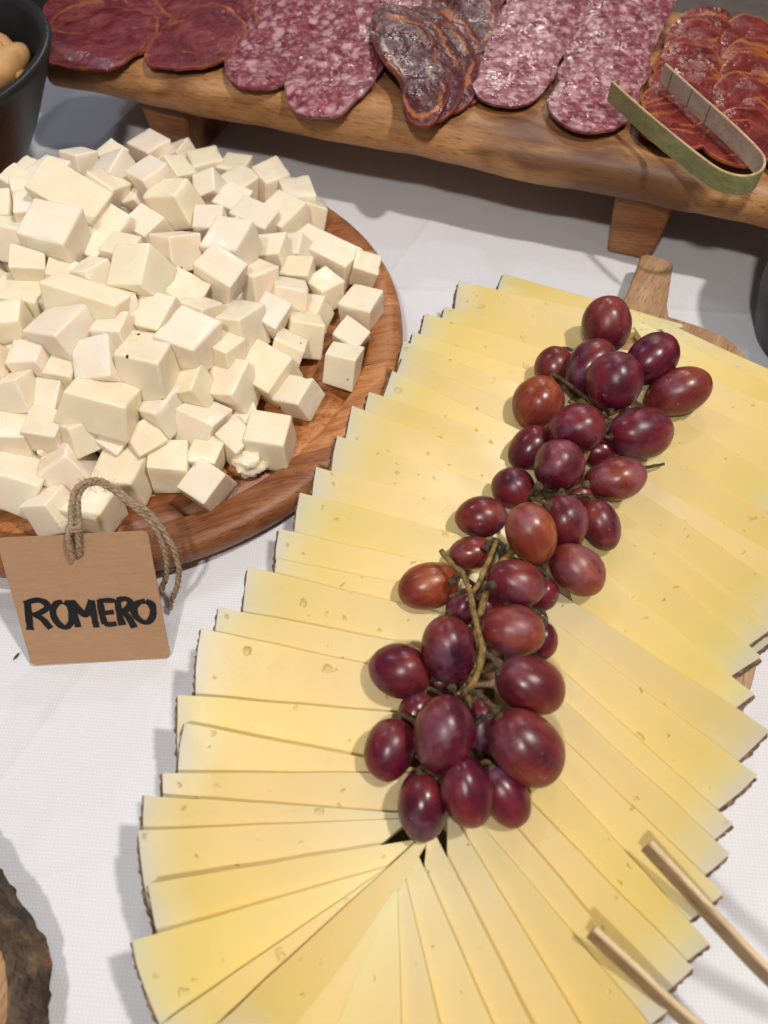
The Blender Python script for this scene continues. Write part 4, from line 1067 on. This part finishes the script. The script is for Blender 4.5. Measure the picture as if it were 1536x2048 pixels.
label_card()

# ------------------------------------------------------------------ bark-edged log slice at the lower left
def log_slice():
    zt = 0.022
    ze = 0.006
    e = [P(-8, 1748, ze), P(50, 1828, ze), P(82, 1905, ze), P(92, 2048, ze)]
    c = Vector((e[0].x - 0.075, e[3].y - 0.028, 0))
    root = empty('log_slice_board', c, 'bark-edged slice of log at the lower left corner', 'wood slice')
    n = 420
    def rad(a):
        x = c.x + math.cos(a); base = 0
        return base
    # radius that passes through the traced rim, smooth elsewhere
    ang = [math.atan2(p.y - c.y, p.x - c.x) for p in e]; rr = [math.hypot(p.y - c.y, p.x - c.x) for p in e]
    def radius(a):
        a = (a + math.pi) % (2 * math.pi) - math.pi
        zipped = sorted(zip(ang, rr))
        if a <= zipped[0][0]: return zipped[0][1]
        if a >= zipped[-1][0]: return zipped[-1][1]
        for (a0, r0), (a1, r1) in zip(zipped, zipped[1:]):
            if a0 <= a <= a1: return r0 + (r1 - r0) * (a - a0) / (a1 - a0)
    V = []; Fs = []; prof = [(0.0, 0.0003, 1), (-0.001, 0.008, 1), (0.0008, 0.015, 1), (-0.0006, zt - 0.003, 1), (-0.0035, zt, 1), (-0.0062, zt + 0.0002, 1), (-0.0072, zt - 0.002, 1)]
    m = len(prof)
    for k in range(n):
        a = 2 * math.pi * k / n
        for j, (dr, z, _) in enumerate(prof):
            q = Vector((math.cos(a), math.sin(a), z * 30))
            r = radius(a) + dr + 0.0030 * noise.noise(q * 5 + Vector((j, 0, 0))) + 0.0012 * noise.noise(Vector((q.x, q.y, q.z * 0.4)) * 22) + 0.0007 * noise.noise(q * 50)
            V.append(Vector((c.x + r * math.cos(a), c.y + r * math.sin(a), z)))
    for k in range(n):
        for j in range(m - 1): Fs.append([k * m + j, k * m + j + 1, ((k + 1) % n) * m + j + 1, ((k + 1) % n) * m + j])
    mesh_obj('bark', V, Fs, M['bark'], root, smooth=50)
    V = []; 
    for z in (0.0006, zt - 0.0008):
        for k in range(n):
            a = 2 * math.pi * k / n; r = radius(a) - 0.0062
            V.append(Vector((c.x + r * math.cos(a), c.y + r * math.sin(a), z)))
    Fs = [list(range(n))[::-1], list(range(n, 2 * n))] + [[k, (k + 1) % n, n + (k + 1) % n, n + k] for k in range(n)]
    mesh_obj('heartwood', V, Fs, M['endgrain'], root, smooth=30)
log_slice()

# ------------------------------------------------------------------ small leftovers on the cloth
c = P(33, 1313, 0.0004)
V, Fs = tube_data([c + Vector((0.0009 * t, 0.0016 * t, 0.0003)) for t in (-1, -0.3, 0.4, 1)], lambda t: 0.0004 * (0.4 + math.sin(math.pi * t)), 6)
tag(mesh_obj('herb_fleck', V, Fs, M['stemd'], None, smooth=180), 'tiny dark herb fleck on the cloth left of the tag', 'herb fleck')
